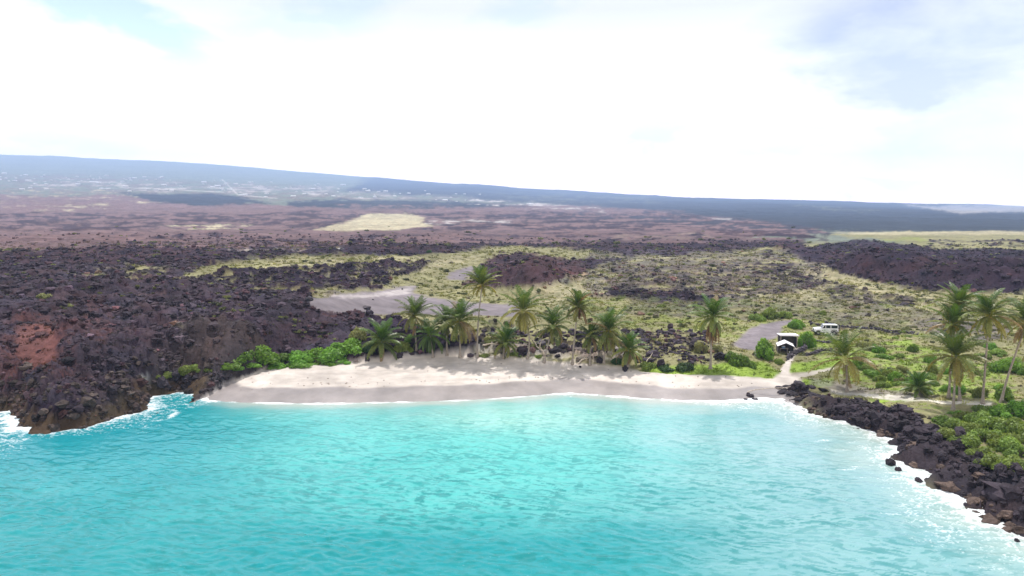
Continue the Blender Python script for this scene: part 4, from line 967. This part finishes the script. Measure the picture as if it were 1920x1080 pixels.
# driftwood
def drift(p0, p1, r, label, arms=(), lift=.25):
    a = np.array(hit(*p0)); b_ = np.array(hit(*p1)); b_ = b_ + (0, 0, lift); n = 7; t = np.linspace(0, 1, n)[:, None]
    P_ = (b_ - a) * t; P_[:, 2] += .12 * np.sin(t[:, 0] * 5); P_ += RNG.normal(0, .05, P_.shape)
    Vs, Fs = tube(P_, r * (1 - .65 * t[:, 0]), 7); Vs = [Vs]; Fs = [Fs]; o_ = len(Vs[0])
    for (tt, dx, dy, dz) in arms:
        q = (b_ - a) * tt; v, f = tube([q, q + np.array([dx, dy, dz]) * .5 + (0, 0, .05), q + (dx, dy, dz)], [r * .5, r * .35, r * .12], 6)
        Vs.append(v); Fs.append(f + o_); o_ += len(v)
    o = link('driftwood', mesh_np('driftwood', np.concatenate(Vs), np.concatenate(Fs), True, None, PALEW), None, label=label, category='driftwood'); o.location = tuple(a + (0, 0, r * .6))
drift((1082, 684), (1112, 676), .12, 'pale driftwood log lying right of the thick based palm', ((.4, .3, .2, .5), (.7, -.3, .1, .6)))
drift((1022, 668), (1004, 664), .16, 'bleached dead branch standing behind the bent palm', ((.3, -.6, .2, 1.6), (.6, .5, .1, 1.9), (.9, -.9, .3, 1.2)), 1.3)
drift((905, 660), (935, 655), .16, 'bleached fallen trunk right of the tallest palm', ((.5, .4, .2, .7), (.8, .7, .1, .5)), .8)
drift((1150, 676), (1172, 670), .14, 'bleached fallen limb behind the shaggy palm', ((.5, .2, .1, .9), (.3, -.5, .1, .7)), .5)
drift((1206, 690), (1224, 672), .09, 'pale dead stick poking up left of the dark shrubs', (), .9)
drift((1400, 736), (1500, 727), .07, 'thin driftwood pole lying across the right end of the sand', ((.3, .4, .2, .2),), .1)
# low dry stone walls
def wall(pts, label, h0=.55):
    P_, S_ = [], []
    for i in range(len(pts) - 1):
        a = np.array(hit(*pts[i])); b_ = np.array(hit(*pts[i + 1])); L_ = np.linalg.norm(b_[:2] - a[:2]); n = int(L_ / .22) + 2
        for j in range(n):
            q = a + (b_ - a) * j / n; zz = float(zat(q[0], q[1])[0])
            for lv_ in range(3):
                P_.append((q[0] + RNG.normal(0, .10), q[1] + RNG.normal(0, .16), zz + lv_ * h0 / 3)); S_.append(RNG.uniform(.14, .26))
    P_ = np.array(P_); S_ = np.array(S_); cc = np.array([.085, .075, .09]) * RNG.uniform(.6, 1.6, (len(P_), 1))
    link('stone_wall', scatter('stone_wall', rv, P_, S_, cc, ROCK), None, label=label, category='wall')
wall([(1476, 676), (1490, 664), (1508, 656), (1520, 648)], 'low curved lava stone wall in front of the shelter', .8)
wall([(1512, 668), (1530, 664), (1546, 658), (1560, 660)], 'low lava stone wall in the grass right of the shelter')
wall([(1520, 610), (1560, 610), (1600, 616), (1650, 622), (1720, 628)], 'long low lava stone wall behind the parked car')
wall([(1530, 640), (1550, 643), (1575, 640)], 'short stone edging in the grass below the parked car', .35)

# ------------------------------------------------------------------ far houses on the slope
HW = simple('house_wall', (.56, .54, .52), .7, .05, .1); HR = simple('house_roof', (.55, .55, .57), .5, .1, .1)
bm = BM(); box(bm, (0, 0, .22), (1, .6, .44)); hw_me = fin('wall', bm, HW).data
bm = BM()
prism(bm, [(-.34, .44), (0, .66), (.34, .44)], -.54, .54)
bmesh.ops.rotate(bm, verts=bm.verts, cent=(0, 0, 0), matrix=__import__('mathutils').Matrix.Rotation(math.pi / 2, 3, 'Z'))
hr_me = fin('roof', bm, HR).data
for o in [o for o in col.objects if o.data in (hw_me, hr_me)]: bpy.data.objects.remove(o)
pts = [(25, 198), (145, 208), (160, 242), (200, 258), (262, 262), (170, 283), (262, 286), (125, 288), (600, 210), (540, 250), (555, 253), (575, 285), (608, 288), (707, 276), (735, 237), (757, 227), (812, 219), (690, 245), (835, 286), (880, 290), (925, 267), (910, 225), (970, 298), (1020, 272), (1148, 250), (1195, 275), (1225, 272), (1245, 285), (1255, 292), (1290, 290), (1325, 258), (1360, 320), (1410, 252), (1500, 315), (1495, 332), (1650, 328), (1760, 287), (1835, 315), (1875, 325), (1715, 315), (1380, 322), (730, 300), (440, 262), (515, 248)]
pts = [(a / 3, 260 + b_ / 3) for a, b_ in pts]
pts += [(640 + a / 3, 300 + b_ / 3) for a, b_ in [(250, 180), (130, 165), (110, 215), (490, 195), (585, 230), (1055, 250), (1070, 252), (150, 178), (190, 210), (10, 145), (300, 205), (380, 190), (210, 182)]]
for i in range(90):
    a = rs.uniform(0, 900); pts.append((a, np.interp(a, [0, 300, 600, 900], [332, 338, 352, 372]) + rs.gauss(0, 1) * 5 + 3))
for i, (px, py) in enumerate(pts):
    x, y, z = hit(px, py, Zm)
    big = i < 57
    s = rs.uniform(5.5, 9.5) * y / F if big else rs.uniform(2.2, 4.2) * y / F
    s = min(s, 44)
    r = empty('house', (x, y, z - .5), rs.uniform(-.5, .5), label='far white house on the hazy slope at upper left', category='house', group='white houses scattered over the far slope')
    hs_ = (s, s * .8, s * (.55 if big else .6))
    w = link('wall', hw_me, r); w.scale = hs_; f = link('roof', hr_me, r); f.scale = hs_

# ------------------------------------------------------------------ haze
bm = BM(); box(bm, (0, 5900, 490), (44000, 12200, 990))
nt = NT('haze_air'); pv = nt.n('ShaderNodeVolumePrincipled')
pv.inputs['Color'].default_value = (.47, .65, 1.0, 1); pv.inputs['Density'].default_value = 1.3e-4; pv.inputs['Anisotropy'].default_value = .2
nt.l(pv.outputs[0], nt.out.inputs['Volume'])
hz = fin('haze', bm, nt.m, None, kind='stuff', label='pale blue haze over the far slopes', category='haze')
hz.location.z = 0

# ------------------------------------------------------------------ sky, sun, camera
SUN_EL, SUN_AZ = math.radians(71), math.radians(8)      # azimuth measured from +Y towards +X
wd = bpy.data.worlds.new('World'); sc.world = wd; wd.use_nodes = True; t = wd.node_tree; t.nodes.clear()
class W(NT):
    def __init__(s): s.t = t
w = W(); out = w.n('ShaderNodeOutputWorld'); bg = w.n('ShaderNodeBackground'); bg.inputs[1].default_value = .1
sk = w.n('ShaderNodeTexSky', sky_type='NISHITA'); sk.sun_disc = False; sk.sun_elevation = SUN_EL; sk.sun_rotation = SUN_AZ; sk.air_density = 1.0; sk.dust_density = 1.5
gen = w.n('ShaderNodeTexCoord').outputs['Generated']
sep = w.n('ShaderNodeSeparateXYZ'); w.l(gen, sep.inputs[0])
def M(op, a, b_=None, c=None):
    m = w.n('ShaderNodeMath', operation=op)
    for i, v in enumerate((a, b_, c)):
        if v is None: continue
        if hasattr(v, 'links'): w.l(v, m.inputs[i])
        else: m.inputs[i].default_value = v
    return m.outputs[0]
az = M('ARCTAN2', sep.outputs[0], sep.outputs[1]); el = M('ARCSINE', sep.outputs[2])
mpv = w.n('ShaderNodeMapping'); mpv.inputs['Scale'].default_value = (1, 1, 2.6); w.l(gen, mpv.inputs[0])
n1 = noise(w, 3.2, 7, .55, mpv.outputs[0], .3); n2 = noise(w, 7.0, 6, .55, mpv.outputs[0], .2)
wob = M('MULTIPLY', M('SUBTRACT', n1, .5), .55); wob2 = M('MULTIPLY', M('SUBTRACT', n2, .5), .22)
def blob(px, py, rx, ry, gain=1.0, soft=.5, tilt=0.0):
    d = ray(px, py); a0 = math.atan2(d[0], d[1]); e0 = math.asin(d[2] / np.linalg.norm(d))
    da = M('SUBTRACT', M('ADD', az, wob2), a0); de = M('SUBTRACT', M('ADD', el, M('MULTIPLY', wob2, .6)), e0)
    de = M('SUBTRACT', de, M('MULTIPLY', da, tilt))
    q = M('SQRT', M('ADD', M('POWER', M('DIVIDE', da, rx / F), 2.0), M('POWER', M('DIVIDE', de, ry / F), 2.0)))
    q = M('ADD', q, wob)
    return M('MULTIPLY', maprange(w, q, 1 + soft, 1 - soft, 0, 1), gain)
def mx(*a):
    r = a[0]
    for b_ in a[1:]: r = M('MAXIMUM', r, b_)
    return r
hole = mx(blob(230, 20, 150, 60, .85, .35, -.25), blob(330, 90, 45, 50, .5), blob(640, 5, 90, 35, .5), blob(560, 45, 90, 30, .35), blob(1840, 235, 150, 42, .5, .5, .18), blob(1000, 5, 60, 25, .4), blob(1560, 262, 160, 14, .3))
up = maprange(w, el, .5, 1.1, 0, 1)
hole = M('MAXIMUM', hole, M('MULTIPLY', up, maprange(w, n1, .40, .58, .9, .15)))
grey = mx(blob(1800, 50, 260, 130, 1.0, .35, .1), blob(1640, 150, 130, 45, .75, .5, .05), blob(1240, 222, 110, 24, .5, .5, -.1), blob(1620, 212, 210, 16, .45, .5, .12), blob(60, 262, 160, 22, .45, .5), blob(1640, 352, 60, 12, .35, .5), blob(1560, 90, 60, 50, .4))
grey = M('MULTIPLY', grey, maprange(w, n2, .35, .62, .45, 1.0))
cloudc = mixc(w, grey, (9.6, 9.6, 9.65), (4.3, 4.8, 6.2))
skyc = mixc(w, 1.0, mixc(w, .62, sk.outputs[0], (6.8, 9.6, 10.2)), (1, 1, 1), 'MULTIPLY')
# overhead the open sky stays the plain Nishita blue
skyc = mixc(w, up, skyc, sk.outputs[0])
fin_c = mixc(w, hole, cloudc, skyc)
gain = maprange(w, el, .0, .26, 2.7, .92)
fin_c = mixc(w, 1.0, fin_c, (1, 1, 1), 'MULTIPLY')
sg = w.n('ShaderNodeVectorMath', operation='SCALE'); w.l(fin_c, sg.inputs[0]); w.l(gain, sg.inputs['Scale']); fin_c = mixc(w, 1.0, sg.outputs[0], mixc(w, maprange(w, el, 0, .2, 0, 1), (1.28, 1.0, .86), (1.02, 1, .98)), 'MULTIPLY')
w.l(fin_c, bg.inputs[0]); w.l(bg.outputs[0], out.inputs[0])
sl = bpy.data.lights.new('sun', 'SUN'); sl.energy = 4.2; sl.angle = math.radians(.6); sl.color = (1, .955, .89)
so = bpy.data.objects.new('sun', sl); col.objects.link(so)
from mathutils import Vector
dirv = Vector((math.cos(SUN_EL) * math.sin(SUN_AZ), math.cos(SUN_EL) * math.cos(SUN_AZ), math.sin(SUN_EL)))
so.rotation_euler = dirv.to_track_quat('Z', 'Y').to_euler(); so.location = (0, 50, 200)
cam = bpy.data.cameras.new('camera'); co = bpy.data.objects.new('camera', cam); col.objects.link(co)
co.location = (0, 0, H); co.rotation_euler = (math.pi / 2 - PITCH, 0, 0); cam.sensor_width = 36; cam.lens = F / 1920 * 36; cam.clip_end = 200000; cam.clip_start = .5
sc.camera = co
vs = sc.view_settings; vs.view_transform = 'Standard'; vs.look = 'None'; vs.exposure = .25; vs.gamma = 1; vs.use_curve_mapping = False
sc.cycles.max_bounces = 6; sc.cycles.diffuse_bounces = 3; sc.cycles.glossy_bounces = 3; sc.cycles.transmission_bounces = 4; sc.cycles.volume_bounces = 1
sc.cycles.use_denoising = True
